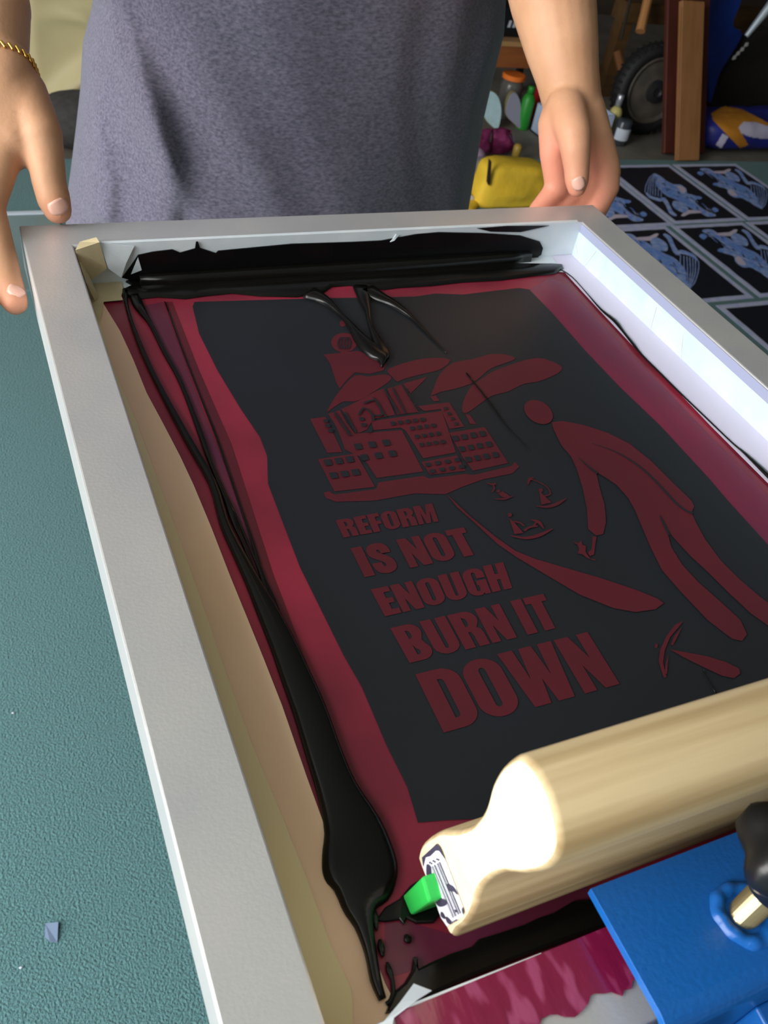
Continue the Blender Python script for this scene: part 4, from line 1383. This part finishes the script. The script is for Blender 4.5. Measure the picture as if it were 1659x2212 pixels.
# yellow pouch
yel_m = mat('yellow_canvas', (246, 206, 62), 0.7, c2=(232, 188, 50), nscale=12, bump=0.3, bscale=26, bdist=0.01)
slit_m = mat('dark_zip', (40, 30, 20), 0.8)
pb = empty('pouch', (1.72, 1.90, 0), 'soft yellow zipped pouch standing on the carpet beside the hand on the right', 'pouch')
bm = bmesh.new()
bl, br_ = onz(1036, 452, 0), onz(1184, 452, 0)
yb = bl.y
tl, tr = ony(1050, 352, yb + 0.03), ony(1182, 368, yb + 0.03)
prof_p = []
NX, NZ2 = 26, 16
x0, x1 = bl.x, br_.x
hh = tl.z
rows = []
for j in range(NZ2 + 1):
    f = j / NZ2
    r = []
    for i in range(48):
        t = 2 * math.pi * i / 48
        c, s_ = math.cos(t), math.sin(t)
        e = 0.45
        shrink = 1 - 0.10 * f ** 3 - (0.25 * max(0, (f - 0.85) / 0.15) ** 2)
        x = (x0 + x1) / 2 + 0.010 * f + (x1 - x0) / 2 * math.copysign(abs(c) ** e, c) * shrink * (1.05 - 0.06 * f)
        y = yb + 0.060 + 0.060 * math.copysign(abs(s_) ** e, s_) * shrink
        z = hh * f * (1 - 0.12 * (x - x0) / (x1 - x0))
        d = 0.009 * noise.noise(Vector((x * 13, y * 13, z * 16)))
        x, y = x + c * d, y + s_ * d
        if s_ < 0:
            y -= 0.020 * math.exp(-((x - (x0 + 0.13)) / 0.06) ** 2 - ((z - hh * 0.34) / 0.028) ** 2)
        r.append(bm.verts.new((x, y, z + 0.001)))
    rows.append(r)
for a, b in zip(rows[:-1], rows[1:]):
    for i in range(48):
        bm.faces.new((a[i], a[(i + 1) % 48], b[(i + 1) % 48], b[i]))
bm.faces.new(rows[0])
bm.faces.new(rows[-1])
obj('pouch_body', bm, yel_m, pb, smooth=True)
bm = bmesh.new()
yz = yb - 0.004
prism(bm, [ony(1059, 345, yz), ony(1062, 350, yz), ony(1059, 395, yz), ony(1057, 402, yz), ony(1054, 395, yz)], (0, 0.012, 0))
obj('zip_slit', bm, slit_m, pb)
bm = bmesh.new()
ribbon(bm, [onz(1046, 440, 0.004), onz(1026, 434, 0.004), onz(1014, 446, 0.004), onz(1008, 462, 0.004)], [0.03, 0.045, 0.05, 0.04], 0.014)
obj('pouch_strap', bm, yel_m, pb, smooth=True)

# crumpled bags, foil
foil_m = mat('purple_foil', (104, 28, 66), 0.22, metal=0.3, spec=0.6, c2=(150, 60, 110), nscale=22, bump=0.6, bscale=30, bdist=0.01)


def pillow(name, pxa, pxb, pyb, pyt, depth, m, label, cat, group=None, seed=0):
    a, h = upright((pxa + pxb) / 2, pyb, pyt)
    xa, xb = onz(pxa, pyb, 0).x, onz(pxb, pyb, 0).x
    bm = bmesh.new()
    rows = []
    for j in range(11):
        f = j / 10
        th_ = depth * (math.sin(math.pi * min(1, 0.12 + f * 0.88)) ** 0.7 + 0.06)
        r = []
        for i in range(28):
            t = 2 * math.pi * i / 28
            c, s_ = math.cos(t), math.sin(t)
            x = (xa + xb) / 2 + (xb - xa) / 2 * math.copysign(abs(c) ** 0.6, c)
            y = a.y + depth / 2 + th_ / 2 * math.copysign(abs(s_) ** 0.8, s_)
            z = h * f
            d = noise.noise(Vector((x * 18 + seed, y * 18, z * 18))) * 0.016
            r.append(bm.verts.new((x + c * d, y + s_ * d, max(0.001, z + d * 0.5 if 0 < j else 0.001))))
        rows.append(r)
    for p, q in zip(rows[:-1], rows[1:]):
        for i in range(28):
            bm.faces.new((p[i], p[(i + 1) % 28], q[(i + 1) % 28], q[i]))
    bm.faces.new(rows[0])
    bm.faces.new(rows[-1])
    o = obj(name, bm, m, smooth=False)
    return tag(o, label, cat, group)


pillow('foil_packet', 1020, 1058, 338, 285, 0.05, foil_m, 'dark purple foil packet standing nearest the t-shirt behind the yellow pouch', 'packet', 'purple foil packets', 1)
pillow('foil_packet', 1060, 1106, 336, 285, 0.05, foil_m, 'brighter purple foil packet on the right of the pair behind the yellow pouch', 'packet', 'purple foil packets', 7)
clear_m = mat('clear_plastic_film', (196, 190, 204), 0.15, trans=0.75, spec=0.5, bump=0.5, bscale=40, bdist=0.01)
pillow('plastic_bag', 1000, 1034, 404, 345, 0.05, clear_m, 'clear crumpled plastic bag between the t-shirt and the yellow pouch', 'bag', None, 3)
lilac_m = mat('lilac_plastic', (160, 134, 156), 0.45)
a = onz(1030, 368, 0)
bm = bmesh.new()
cc = ony(1030, 335, a.y + 0.03)
ball(bm, (cc.x, cc.y, 0.035), 0.034, 0.034, 0.034, 24)
lathe(bm, [(0.036, -0.004), (0.038, 0), (0.036, 0.004)], (cc.x, cc.y, 0.035), 24)
tag(obj('tape_roll', bm, lilac_m, smooth=True), 'round lilac tub lying between the purple packets and the clear bag', 'tub')
white_m = mat('white_plastic', (214, 222, 236), 0.35)
bm = bmesh.new()
p = onz(1022, 432, 0.0)
lathe(bm, [(0, 0), (0.016, 0), (0.016, 0.05), (0.012, 0.056), (0.010, 0.07), (0, 0.07)], (p.x - 0.080, p.y + 0.0, 0.0165), 20, Vector((0.9, -0.35, 0)))
tag(obj('bottle', bm, white_m, smooth=True), 'small white bottle lying on the carpet left of the yellow pouch', 'bottle')
ylem_m = mat('lemon_plastic', (208, 190, 24), 0.5)
bm = bmesh.new()
p = onz(1016, 375, 0)
lathe(bm, [(0, 0), (0.018, 0), (0.020, 0.03), (0.012, 0.05), (0, 0.052)], p, 18)
tag(obj('cup', bm, ylem_m, smooth=True), 'small lemon yellow cup behind the clear plastic bag', 'cup')
p = onz(1112, 345, 0)
bm = bmesh.new()
lathe(bm, [(0, 0), (0.016, 0), (0.016, 0.05), (0.010, 0.058), (0, 0.06)], p, 18)
tag(obj('vial', bm, mat('amber_vial', (170, 140, 60), 0.4), smooth=True), 'small amber vial right of the purple packets', 'vial')

# low wooden stand with things on and under it
brown_m = mat('orange_brown_wood', (150, 88, 44), 0.6, c2=(132, 76, 38), nscale=8, stretch=(1, 6, 6))
topw_m = mat('tan_board', (178, 138, 92), 0.6, c2=(164, 124, 80), nscale=8, stretch=(1, 6, 6))
blackmetal_m = mat('black_metal', (24, 24, 26), 0.5)
stand = empty('wooden_stand', (2.12, 2.70, 0), 'low orange brown wooden stand with a tan top behind the arm on the right', 'stand')
ys = 2.62
a, b = ony(1058, 145, ys), ony(1118, 148, ys)
t0, t1 = ony(1065, 98, ys), ony(1128, 98, ys)
bm = bmesh.new()
box(bm, (a.x, ys, a.z), (a.x + 0.34, ys + 0.02, t0.z))
obj('apron', bm, brown_m, stand)
bm = bmesh.new()
box(bm, (a.x - 0.005, ys - 0.005, t0.z), (a.x + 0.345, ys + 0.30, t0.z + 0.018))
obj('stand_top', bm, topw_m, stand)
for x in (a.x + 0.015, a.x + 0.325):
    for y in (ys + 0.035, ys + 0.28):
        bm = bmesh.new()
        box(bm, (x - 0.012, y - 0.012, -0.01), (x + 0.012, y + 0.012, t0.z))
        obj('leg', bm, blackmetal_m, stand)
tz = t0.z + 0.018
bm = bmesh.new()
box(bm, (a.x + 0.03, ys + 0.05, tz + 0.0005), (a.x + 0.30, ys + 0.16, tz + 0.10))
bevel(bm, 0.008, 2)
rt = tag(obj('toolbox', bm, black_m), 'black box with pale lettering lying on the wooden stand', 'box')
bm = bmesh.new()
for k in range(5):
    xx = a.x + 0.07 + k * 0.022
    prism(bm, [(xx, ys + 0.0495, tz + 0.035), (xx + 0.013, ys + 0.0495, tz + 0.035), (xx + 0.015, ys + 0.0495, tz + 0.06), (xx + 0.004, ys + 0.0495, tz + 0.06)], (0, 0.0006, 0))
obj('pale_lettering', bm, mat('pale_print', (190, 196, 206), 0.6), rt)
# jar with orange lid
greyclear_m = mat('grey_clear_jar', (120, 116, 112), 0.2, trans=0.4, spec=0.5)
orange_m = mat('orange_plastic', (232, 120, 44), 0.45)
b, h = upright(1091, 246, 165)
jar = empty('jar', b, 'grey see-through jar with an orange lid under the wooden stand', 'jar')
jr = 0.046
bm = bmesh.new()
lathe(bm, [(0, -0.009), (jr * .9, -0.009), (jr, 0.004), (jr, h - 0.03), (jr * .8, h - 0.008), (0, h - 0.008)], b, 28)
obj('jar_body', bm, greyclear_m, jar, smooth=True)
bm = bmesh.new()
lathe(bm, [(0, h - 0.008), (jr * 1.02, h - 0.008), (jr * 1.04, h + 0.006), (jr * .96, h + 0.010), (0, h + 0.010)], b, 28)
obj('lid', bm, orange_m, jar, smooth=False)


def bottle(px, pb_, pt, r, m, m2, name, label, cat='bottle', capf=0.2):
    b, h = upright(px, pb_, pt)
    if b.y > 2.17:
        b.z -= 0.01
    rt = empty(name, b, label, cat)
    bm = bmesh.new()
    zc = h * (1 - capf)
    lathe(bm, [(0, 0), (r * .95, 0), (r, 0.004), (r, zc * .82), (r * .8, zc * .92), (r * .45, zc), (0, zc)], b, 22)
    obj('bottle_body', bm, m, rt, smooth=True)
    bm = bmesh.new()
    lathe(bm, [(0, zc), (r * .5, zc), (r * .5, h), (r * .42, h + 0.002), (0, h + 0.002)], b, 18)
    obj('cap', bm, m2, rt, smooth=True)
    return rt


green2_m = mat('green_plastic', (40, 140, 46), 0.4)
red2_m = mat('red_plastic', (180, 26, 34), 0.4)
peach_m = mat('peach_plastic', (214, 176, 140), 0.4)
bottle(1128, 272, 182, 0.026, green2_m, green2_m, 'spray_bottle', 'slim green bottle between the pale oval plates and the white crate', capf=0.15)
bottle(1157, 255, 148, 0.030, red2_m, red2_m, 'spray_bottle', 'red bottle half hidden by the forearm behind the green bottle')
bottle(1092, 248, 200, 0.012, mat('white_blue', (196, 208, 240), 0.35), peach_m, 'small_bottle', 'tiny white bottle with a peach cap between the two pale oval plates', capf=0.45)
# oval plates standing on edge
ov1_m = mat('pale_cyan_enamel', (196, 226, 234), 0.35, c2=(184, 214, 220), nscale=30)
ov2_m = mat('grey_lilac_enamel', (150, 150, 170), 0.4)
rim_m = mat('olive_rim', (130, 124, 84), 0.5)


def oval(pts, m, label):
    b = onz(sum(p[0] for p in pts[-3:]) / 3, max(p[1] for p in pts), 0)
    yy = b.y
    P = smooth_poly([ony(x, y, yy) for x, y in pts], 5)
    P = [Vector((p.x, yy + 0.30 * max(0, p.z), max(p.z, -0.008))) for p in P]
    rt = empty('oval_plate', (P[0].x, yy, 0), label, 'plate', 'pale oval plates')
    bm = bmesh.new()
    prism(bm, P, (0, 0.012, 0))
    obj('plate_face', bm, m, rt)
    c = sum(P, Vector()) / len(P)
    bm = bmesh.new()
    Q = [c + (p - c) * 1.04 for p in P]
    Q = [Vector((p.x, p.y + 0.004, max(p.z, -0.0085))) for p in Q]
    prism(bm, Q, (0, 0.016, 0))
    obj('rim', bm, rim_m, rt)


oval([(1072, 206), (1084, 216), (1088, 240), (1082, 264), (1074, 278), (1060, 270), (1050, 254), (1053, 226), (1062, 211)], ov1_m, 'pale cyan oval plate standing upright, the left one of two')
oval([(1122, 208), (1130, 222), (1130, 244), (1124, 276), (1112, 268), (1098, 252), (1100, 236), (1110, 216)], ov2_m, 'grey lilac oval plate standing upright, the right one of two')
# pale stick leaning
b0 = onz(1032, 262, -0.01)
bm = bmesh.new()
tube(bm, [b0 + Vector((0, 0, 0.006)), ony(1049, 186, b0.y + 0.03)], 0.008, 12)
tag(obj('stick', bm, mat('pale_grey_stick', (170, 176, 172), 0.5)), 'pale grey stick leaning by the t-shirt edge', 'stick')
# white crate
b1, b2 = onz(1145, 281, -0.01), onz(1172, 310, -0.01)
hz_ = upright(1145, 281, 226)[1]
bm = bmesh.new()
xa, ya, yb2 = b1.x, b2.y, b1.y
box(bm, (xa, ya, -0.01), (xa + 0.30, ya + 0.006, hz_))
box(bm, (xa, yb2 - 0.006, -0.01), (xa + 0.30, yb2, hz_))
box(bm, (xa, ya, -0.01), (xa + 0.006, yb2, hz_))
box(bm, (xa + 0.294, ya, -0.01), (xa + 0.30, yb2, hz_))
box(bm, (xa, ya, -0.01), (xa + 0.30, yb2, -0.004))
bmesh.ops.remove_doubles(bm, verts=bm.verts, dist=0.00001)
tag(obj('crate', bm, mat('white_blue_plastic', (188, 204, 232), 0.4)), 'open white plastic crate behind the wrist on the right', 'crate')

# bottle, jar by the wheel
bottle(1314, 294, 200, 0.026, mat('straw_plastic', (198, 188, 118), 0.45), mat('silver_cap', (190, 192, 200), 0.3, metal=0.6), 'bottle', 'straw yellow bottle with a silver cap beside the black wheel', capf=0.25)
b, h = upright(1336, 305, 256)
b.z = -0.01
jr_ = empty('jar', b, 'dark squat jar with a white label in front of the black wheel', 'jar')
bm = bmesh.new()
lathe(bm, [(0, 0), (0.032, 0), (0.034, 0.004), (0.034, h), (0.028, h + 0.008), (0, h + 0.008)], b, 26)
obj('jar_body', bm, mat('dark_glass', (60, 66, 74), 0.25, spec=0.5), jr_, smooth=True)
bm = bmesh.new()
rows = []
for z in (h * 0.25, h * 0.75):
    rows.append([bm.verts.new((b.x + 0.0346 * math.cos(math.radians(t)), b.y + 0.0346 * math.sin(math.radians(t)), b.z + z)) for t in range(190, 341, 10)])
for i in range(len(rows[0]) - 1):
    bm.faces.new((rows[0][i], rows[0][i + 1], rows[1][i + 1], rows[1][i]))
obj('paper_label', bm, white_m, jr_)

# wheel
wc = ony(1406, 192, 2.46)
wr = wc.z + 0.01
nrm = Vector((-0.06, -1.0, 0.05)).normalized()
rub_m = mat('black_rubber', (22, 22, 23), 0.65, c2=(30, 30, 32), nscale=40)
hub_m = mat('grey_hub', (92, 85, 75), 0.6, c2=(70, 66, 60), nscale=14)
wh = empty('wheel', (wc.x, wc.y, 0), 'big black rubber wheel with a dusty grey hub leaning behind the wooden boards', 'wheel')
bm = bmesh.new()
pf = []
for k in range(21):
    t = 2 * math.pi * k / 20
    pf.append((wr - 0.030 + 0.030 * math.cos(t), 0.040 * math.sin(t)))
lathe(bm, pf, wc, 56, nrm)
for k in range(40):
    t = 2 * math.pi * k / 40
    u_ = nrm.orthogonal().normalized()
    v_ = nrm.cross(u_)
    dr = u_ * math.cos(t) + v_ * math.sin(t)
    capsule(bm, wc + dr * (wr - 0.004) - nrm * 0.026, wc + dr * (wr - 0.004) + nrm * 0.026, 0.005, 0.005, 6)
obj('tyre', bm, rub_m, wh, smooth=True)
bm = bmesh.new()
lathe(bm, [(0, 0.030), (0.045, 0.034), (0.62 * wr, 0.026), (0.70 * wr, 0.038), (0.73 * wr, 0.034), (0.73 * wr, -0.03), (0, -0.03)], wc, 48, nrm)
obj('hub', bm, hub_m, wh, smooth=False)
bm = bmesh.new()
lathe(bm, [(0.046, 0.026), (0.044, 0.046), (0.020, 0.052), (0.014, 0.046), (0, 0.046)], wc, 30, nrm)
obj('hub_cap', bm, mat('dark_hub_cap', (40, 40, 42), 0.5), wh)

# boards leaning against the clutter
mah_m = mat('red_brown_board', (92, 44, 34), 0.55, c2=(78, 36, 28), nscale=6, stretch=(5, 1, 1), spec=0.4)
plank_m = mat('tan_plank', (164, 114, 70), 0.6, c2=(150, 102, 60), nscale=7, stretch=(6, 1, 1))
pale_edge_m = mat('pale_plank_edge', (206, 178, 150), 0.6)
la = math.radians(30)
dv = Vector((0, math.sin(la), math.cos(la)))
nv = Vector((0, -math.cos(la), math.sin(la)))


def board(name, px0, px1, py, length, thick, back, m, label, bev=0.002):
    a, b = onz(px0, py, 0), onz(px1, py, 0)
    a.y = b.y = (a.y + b.y) / 2
    a = a - nv * back
    b = b - nv * back
    dz = -a.z
    a += dv * (dz / dv.z)
    b += dv * (dz / dv.z)
    bm = bmesh.new()
    base = [a, b, b - nv * thick, a - nv * thick]
    prism(bm, base, dv * length)
    for v in bm.verts:
        pass
    bmesh.ops.recalc_face_normals(bm, faces=bm.faces)
    mn = min(v.co.z for v in bm.verts)
    for v in bm.verts:
        v.co.z -= mn
    bevel(bm, bev, 1)
    return a, b, bm


a, b, bm = board('plank', 1462, 1509, 352, 0.58, 0.022, 0.0, plank_m, '', 0.002)
pk = tag(obj('plank', bm, plank_m), 'short tan plank leaning in front of the red-brown boards', 'plank')
bm = bmesh.new()
prism(bm, [a + dv * 0.012 + nv * 0.0005, a + dv * 0.012 + nv * 0.0005 + Vector((0.010, 0, 0)), a + dv * 0.57 + nv * 0.0005 + Vector((0.010, 0, 0)), a + dv * 0.57 + nv * 0.0005], nv * 0.0025)
mn = min(v.co.z for v in bm.verts)
bm2o = obj('pale_strip', bm, pale_edge_m, pk)
tag(bm2o, 'pale bare edge of the plank')
a, b, bm = board('board', 1443, 1486, 343, 1.10, 0.020, 0.028, mah_m, '')
tag(obj('board', bm, mah_m), 'red-brown board leaning on the left behind the tan plank', 'board', 'red-brown boards')
a, b, bm = board('board', 1488, 1531, 343, 1.10, 0.020, 0.028, mah_m, '')
tag(obj('board', bm, mah_m), 'red-brown board leaning on the right behind the tan plank', 'board', 'red-brown boards')

# blue and orange sack on the floor at the right
navy_m = mat('navy_plastic_sack', (30, 36, 104), 0.45, c2=(40, 46, 150), nscale=7)
sackor_m = mat('orange_sack_panel', (200, 134, 40), 0.55, c2=(170, 108, 34), nscale=6)
pl_m = mat('pale_sack_panel', (196, 190, 212), 0.55, c2=(180, 176, 200), nscale=20)
sk = empty('sack', (3.10, 2.32, 0), 'blue and orange plastic sack lying at the right by the wooden boards', 'sack')
ctr = Vector((3.07, 2.315, 0))
sxr, syr, szr = 0.24, 0.125, 0.135


def sack_pt(t, f, k=1.0):
    c, s_ = math.cos(t), math.sin(t)
    e = 0.62
    w = (1 - abs(2 * f - 1) ** 3.2) ** 0.5 * 0.85 + 0.15
    x = ctr.x + sxr * k * math.copysign(abs(c) ** e, c) * (0.80 + 0.20 * w)
    y = ctr.y + syr * k * math.copysign(abs(s_) ** e, s_) * w
    z = szr * f * (1 + 0.12 * c) + 0.006 * noise.noise(Vector((x * 14, y * 14, f * 4)))
    return Vector((x, y, max(0.001, z)))


bm = bmesh.new()
rows = [[bm.verts.new(sack_pt(2 * math.pi * i / 72, j / 24)) for i in range(72)] for j in range(25)]
for a, b in zip(rows[:-1], rows[1:]):
    for i in range(72):
        f = bm.faces.new((a[i], a[(i + 1) % 72], b[(i + 1) % 72], b[i]))
for r in (rows[0], rows[-1]):
    bm.faces.new(r)
sb = obj('sack_body', bm, [navy_m, sackor_m], sk, smooth=True)


def on_sack(px, py, lift=0.002):
    d = Vector(ray(px, py)).normalized()
    off = Vector((3.10, 2.32, 0))
    ok, loc, nor, idx = sb.ray_cast(Vector(CAM) - off, d)
    return (loc + off + nor * lift) if ok else None


def patch(poly, lift, n=14):
    """panel printed on the sack: a grid of the outline laid on the curved surface"""
    bm = bmesh.new()
    xs = [p[0] for p in poly]
    ys_ = [p[1] for p in poly]

    def inside(x, y):
        r = False
        for i in range(len(poly)):
            x0, y0 = poly[i]
            x1, y1 = poly[i - 1]
            if (y0 > y) != (y1 > y) and x < (x1 - x0) * (y - y0) / (y1 - y0) + x0:
                r = not r
        return r
    st = 2.0
    gv = {}

    def g(i, j):
        if (i, j) not in gv:
            p = on_sack(min(xs) + i * st, min(ys_) + j * st, lift)
            gv[(i, j)] = bm.verts.new(p) if p is not None else None
        return gv[(i, j)]
    for i in range(int((max(xs) - min(xs)) / st) + 1):
        for j in range(int((max(ys_) - min(ys_)) / st) + 1):
            if inside(min(xs) + (i + .5) * st, min(ys_) + (j + .5) * st):
                q = [g(i, j), g(i + 1, j), g(i + 1, j + 1), g(i, j + 1)]
                if all(q) and max((a_.co - b_.co).length for a_ in q for b_ in q) < 0.05:
                    bm.faces.new(q)
    return bm


obj('orange_panel', patch([(1536, 245), (1563, 230), (1600, 236), (1640, 256), (1700, 290), (1700, 300), (1660, 290), (1600, 286), (1616, 312), (1598, 320), (1570, 290), (1540, 262)], 0.002), sackor_m, sk, smooth=True)
obj('pale_oval', patch([(1594, 276), (1606, 265), (1630, 265), (1652, 272), (1700, 285), (1700, 298), (1650, 300), (1618, 295), (1600, 288)], 0.004), pl_m, sk, smooth=True)
obj('barcode_patch', patch([(1560, 288), (1573, 294), (1558, 319), (1546, 312)], 0.004), pl_m, sk, smooth=True)

# blue tarpaulin, black cover and silver pole hanging on the right
tarp_m = mat('blue_tarpaulin', (22, 56, 146), 0.5, c2=(16, 40, 110), nscale=5, bump=0.4, bscale=12, bdist=0.02)


def sheet(name, pts, y, lean, thick, m, label, cat, n=3, wav=0.01):
    P = smooth_poly([ony(px, py, y) for px, py in pts], n)
    P = [Vector((p.x, p.y + lean * p.z + wav * noise.noise(p * 9), max(p.z, -0.0095))) for p in P]
    bm = bmesh.new()
    prism(bm, P, (0, thick, 0))
    return tag(obj(name, bm, m), label, cat)


sheet('tarpaulin', [(1541, 226), (1548, 120), (1555, 40), (1562, -30), (1660, -40), (1640, 20), (1614, 70), (1632, 88), (1600, 130), (1572, 165), (1556, 200)], 2.50, 0.25, 0.03, tarp_m, 'blue folded tarpaulin hanging behind the red-brown boards', 'tarpaulin')
sheet('cover', [(1540, 238), (1556, 200), (1590, 142), (1632, 92), (1680, 70), (1720, 60), (1730, 260), (1650, 275), (1600, 250)], 2.56, 0.15, 0.05, mat('black_sheeting', (24, 22, 20), 0.7, c2=(34, 28, 22), nscale=6), 'black sheeting slumped behind the blue and orange sack', 'cover')
bm = bmesh.new()
pA, pB = ony(1612, 78, 2.47), ony(1705, -40, 2.47)
tube(bm, [pA, pB], [0.010, 0.026], 16)
tag(obj('pole', bm, mat('silver_pole', (200, 214, 226), 0.3, metal=0.5)), 'silver tapered pole slanting over the blue tarpaulin', 'pole')
bm = bmesh.new()
for k, (px, py) in enumerate(((1613, 97), (1604, 107), (1595, 116), (1587, 125))):
    c = ony(px, py, 2.465)
    prism(bm, [c + Vector((-.008, 0, -.008)), c + Vector((.008, 0, -.005)), c + Vector((.006, 0, .009)), c + Vector((-.006, 0, .007))], (0, 0.004, 0))
tag(obj('pale_print', bm, mat('pale_print_mark', (170, 170, 170), 0.6)), 'row of small pale marks on a blue strip under the silver pole', 'marking')

# timber and tools hanging in the dark on the right
dw_m = mat('dark_wood', (98, 70, 38), 0.7, c2=(84, 60, 32), nscale=6, stretch=(1, 5, 5))
bm = bmesh.new()
pA, pB = ony(1396, 20, 2.85), ony(1540, 60, 2.85)
box(bm, (pA.x - 0.1, 2.85, pB.z), (pA.x + 0.75, 2.95, pA.z + 0.02))
shf = tag(obj('timber_rail', bm, dw_m), 'dark timber rail running behind the wheel', 'rail')
for x in (pA.x - 0.06, pA.x + 0.68):
    bm = bmesh.new()
    box(bm, (x - 0.03, 2.87, -0.01), (x + 0.03, 2.93, pB.z))
    obj('post', bm, dw_m, shf)
bm = bmesh.new()
hA, hB = ony(1400, -6, 2.80), ony(1383, 68, 2.72)
prof_h = [hA, hA.lerp(hB, 0.5), hB]
tube(bm, prof_h, [0.020, 0.019, 0.021], 10)
tag(obj('tool_handle', bm, mat('light_tool_handle', (196, 138, 84), 0.55)), 'light wooden tool handle hanging in the dark above the wheel', 'handle')
bm = bmesh.new()
sA, sB = onz(1310, 215, -0.01), ony(1333, 110, 2.75)
sA2 = Vector((sA.x, 2.62, 0.0))
tube(bm, [sA2, sB], [0.022, 0.018], 10)
tag(obj('stake', bm, mat('brown_stake', (116, 72, 34), 0.7)), 'brown wooden stake leaning left of the wheel', 'stake')
bm = bmesh.new()
tube(bm, [ony(1341, 86, 2.68), ony(1366, -20, 2.74)], 0.006, 8)
tag(obj('rod', bm, mat('dull_rod', (70, 66, 58), 0.4, metal=0.6)), 'thin dull metal rod slanting up in the dark beside the stake', 'rod')

# ------------------------------------------------------------------ behind the person on the left
cream_m = mat('cream_cover', (192, 180, 138), 0.55, c2=(182, 170, 128), nscale=4, spec=0.35)
cv = empty('covered_seat', (0.45, 2.55, 0), 'cream coloured cover in soft folds over a low form behind the person', 'cover')
bm = bmesh.new()
xl = ony(58, 100, 2.47).x
zb = ony(140, 240, 2.47).z
NXc, NZc = 60, 50
rows = []
for j in range(NZc + 1):
    z = zb + (0.85 - zb) * j / NZc
    r = []
    for i in range(NXc + 1):
        x = xl + 0.62 * i / NXc
        y = 2.47 + 0.05 * (1 - math.cos(min(1, (z - zb) / 0.12) * math.pi)) * 0 + 0.10 * max(0, (z - 0.45)) ** 1.2
        y += 0.045 * math.exp(-((z - zb) / 0.05) ** 2)
        # diagonal fold
        d = (x - (xl + 0.10)) * 0.62 - (z - (zb + 0.06)) * 0.78
        y -= 0.055 * math.exp(-(d / 0.035) ** 2) * (1 if x > xl + 0.05 else (x - xl) / 0.05)
        y += 0.040 * math.exp(-((d - 0.07) / 0.03) ** 2)
        d2_ = z - (zb + 0.26 + 0.03 * math.sin((x - xl) * 14))
        y -= 0.026 * math.exp(-(d2_ / 0.02) ** 2) * math.exp(-((x - xl - 0.17) / 0.08) ** 2)
        y += 0.006 * noise.noise(Vector((x * 8, z * 8, 3)))
        ex = min(1, i / 3)
        r.append(bm.verts.new((x, y + 0.02 * (1 - ex) ** 2, z)))
    rows.append(r)
for a, b in zip(rows[:-1], rows[1:]):
    for i in range(NXc):
        bm.faces.new((a[i], a[i + 1], b[i + 1], b[i]))
# sides and top back to the wall side
def back(vs, dy=0.5):
    return [bm.verts.new((v.co.x, 2.95, v.co.z)) for v in vs]
lf = [r[0] for r in rows]
rg = [r[-1] for r in rows]
tp = rows[-1]
for edge_ in (lf, tp, rg[::-1]):
    bk = back(edge_)
    for i in range(len(edge_) - 1):
        bm.faces.new((edge_[i], edge_[i + 1], bk[i + 1], bk[i]))
bmesh.ops.remove_doubles(bm, verts=bm.verts, dist=0.0001)
obj('cover_cloth', bm, cream_m, cv, smooth=True)
bm = bmesh.new()
box(bm, (xl + 0.02, 2.56, -0.01), (xl + 0.58, 2.93, 0.80))
obj('seat_block', bm, blackmetal_m, cv)
bm = bmesh.new()
dk = onz(165, 345, 0)
ball(bm, (dk.x + 0.04, dk.y + 0.095, 0.085), 0.16, 0.09, 0.088, 36)
for v in bm.verts:
    v.co.z = max(v.co.z, 0.001) + 0.004 * noise.noise(v.co * 20)
    v.co.z = max(v.co.z, 0.001)
tag(obj('cushion', bm, mat('charcoal_cushion', (66, 64, 62), 0.9, c2=(56, 54, 54), nscale=60), smooth=True), 'charcoal round cushion on the carpet below the cream cover', 'cushion')
bm = bmesh.new()
pbx = ony(52, 120, 3.02)
box(bm, (pbx.x - 0.35, 3.02, -0.01), (pbx.x + 0.02, 3.25, 0.75))
bevel(bm, 0.01, 2)
tag(obj('storage_box', bm, mat('pale_blue_plastic', (186, 208, 214), 0.5)), 'pale blue storage box seen between the forearm and the cream cover', 'box')
# sheet of glass on the carpet, scrap of paper
glass_m = mat('grey_acrylic', (120, 140, 142), 0.15, spec=0.5)
a, b = onz(20, 470, 0), onz(96, 457, 0)
pn = empty('sheet_panel', ((a.x + b.x) / 2, a.y - 0.25, 0), 'grey sheet with a white back edge lying on the carpet beyond the braceleted hand', 'sheet')
bm = bmesh.new()
box(bm, (a.x - 0.12, a.y - 0.40, 0.001), (b.x + 0.03, a.y, 0.007))
obj('panel', bm, glass_m, pn)
bm = bmesh.new()
box(bm, (a.x - 0.12, a.y, 0.001), (b.x + 0.03, a.y + 0.016, 0.010))
obj('white_edge', bm, white_m, pn)
bm = bmesh.new()
prism(bm, [onz(98, 1995, 0.002), onz(126, 1992, 0.004), onz(124, 2036, 0.002), onz(108, 2034, 0.003), onz(97, 2024, 0.002)], (0, 0, 0.0008))
tag(obj('paper_scrap', bm, mat('bluish_scrap', (120, 140, 168), 0.7)), 'small bluish scrap of paper lying on the teal carpet', 'scrap')
for i, (px, py, lb) in enumerate(((28, 1540, 'tiny white crumb on the carpet level with the middle of the frame'), (288, 1172, None), (45, 2090, 'tiny white crumb on the carpet below the bluish scrap'))):
    if lb:
        bm = bmesh.new()
        p = onz(px, py, 0.002)
        ball(bm, p, 0.0022, 0.0016, 0.001, 10)
        tag(obj('crumb', bm, white_m, smooth=True), lb, 'crumb')
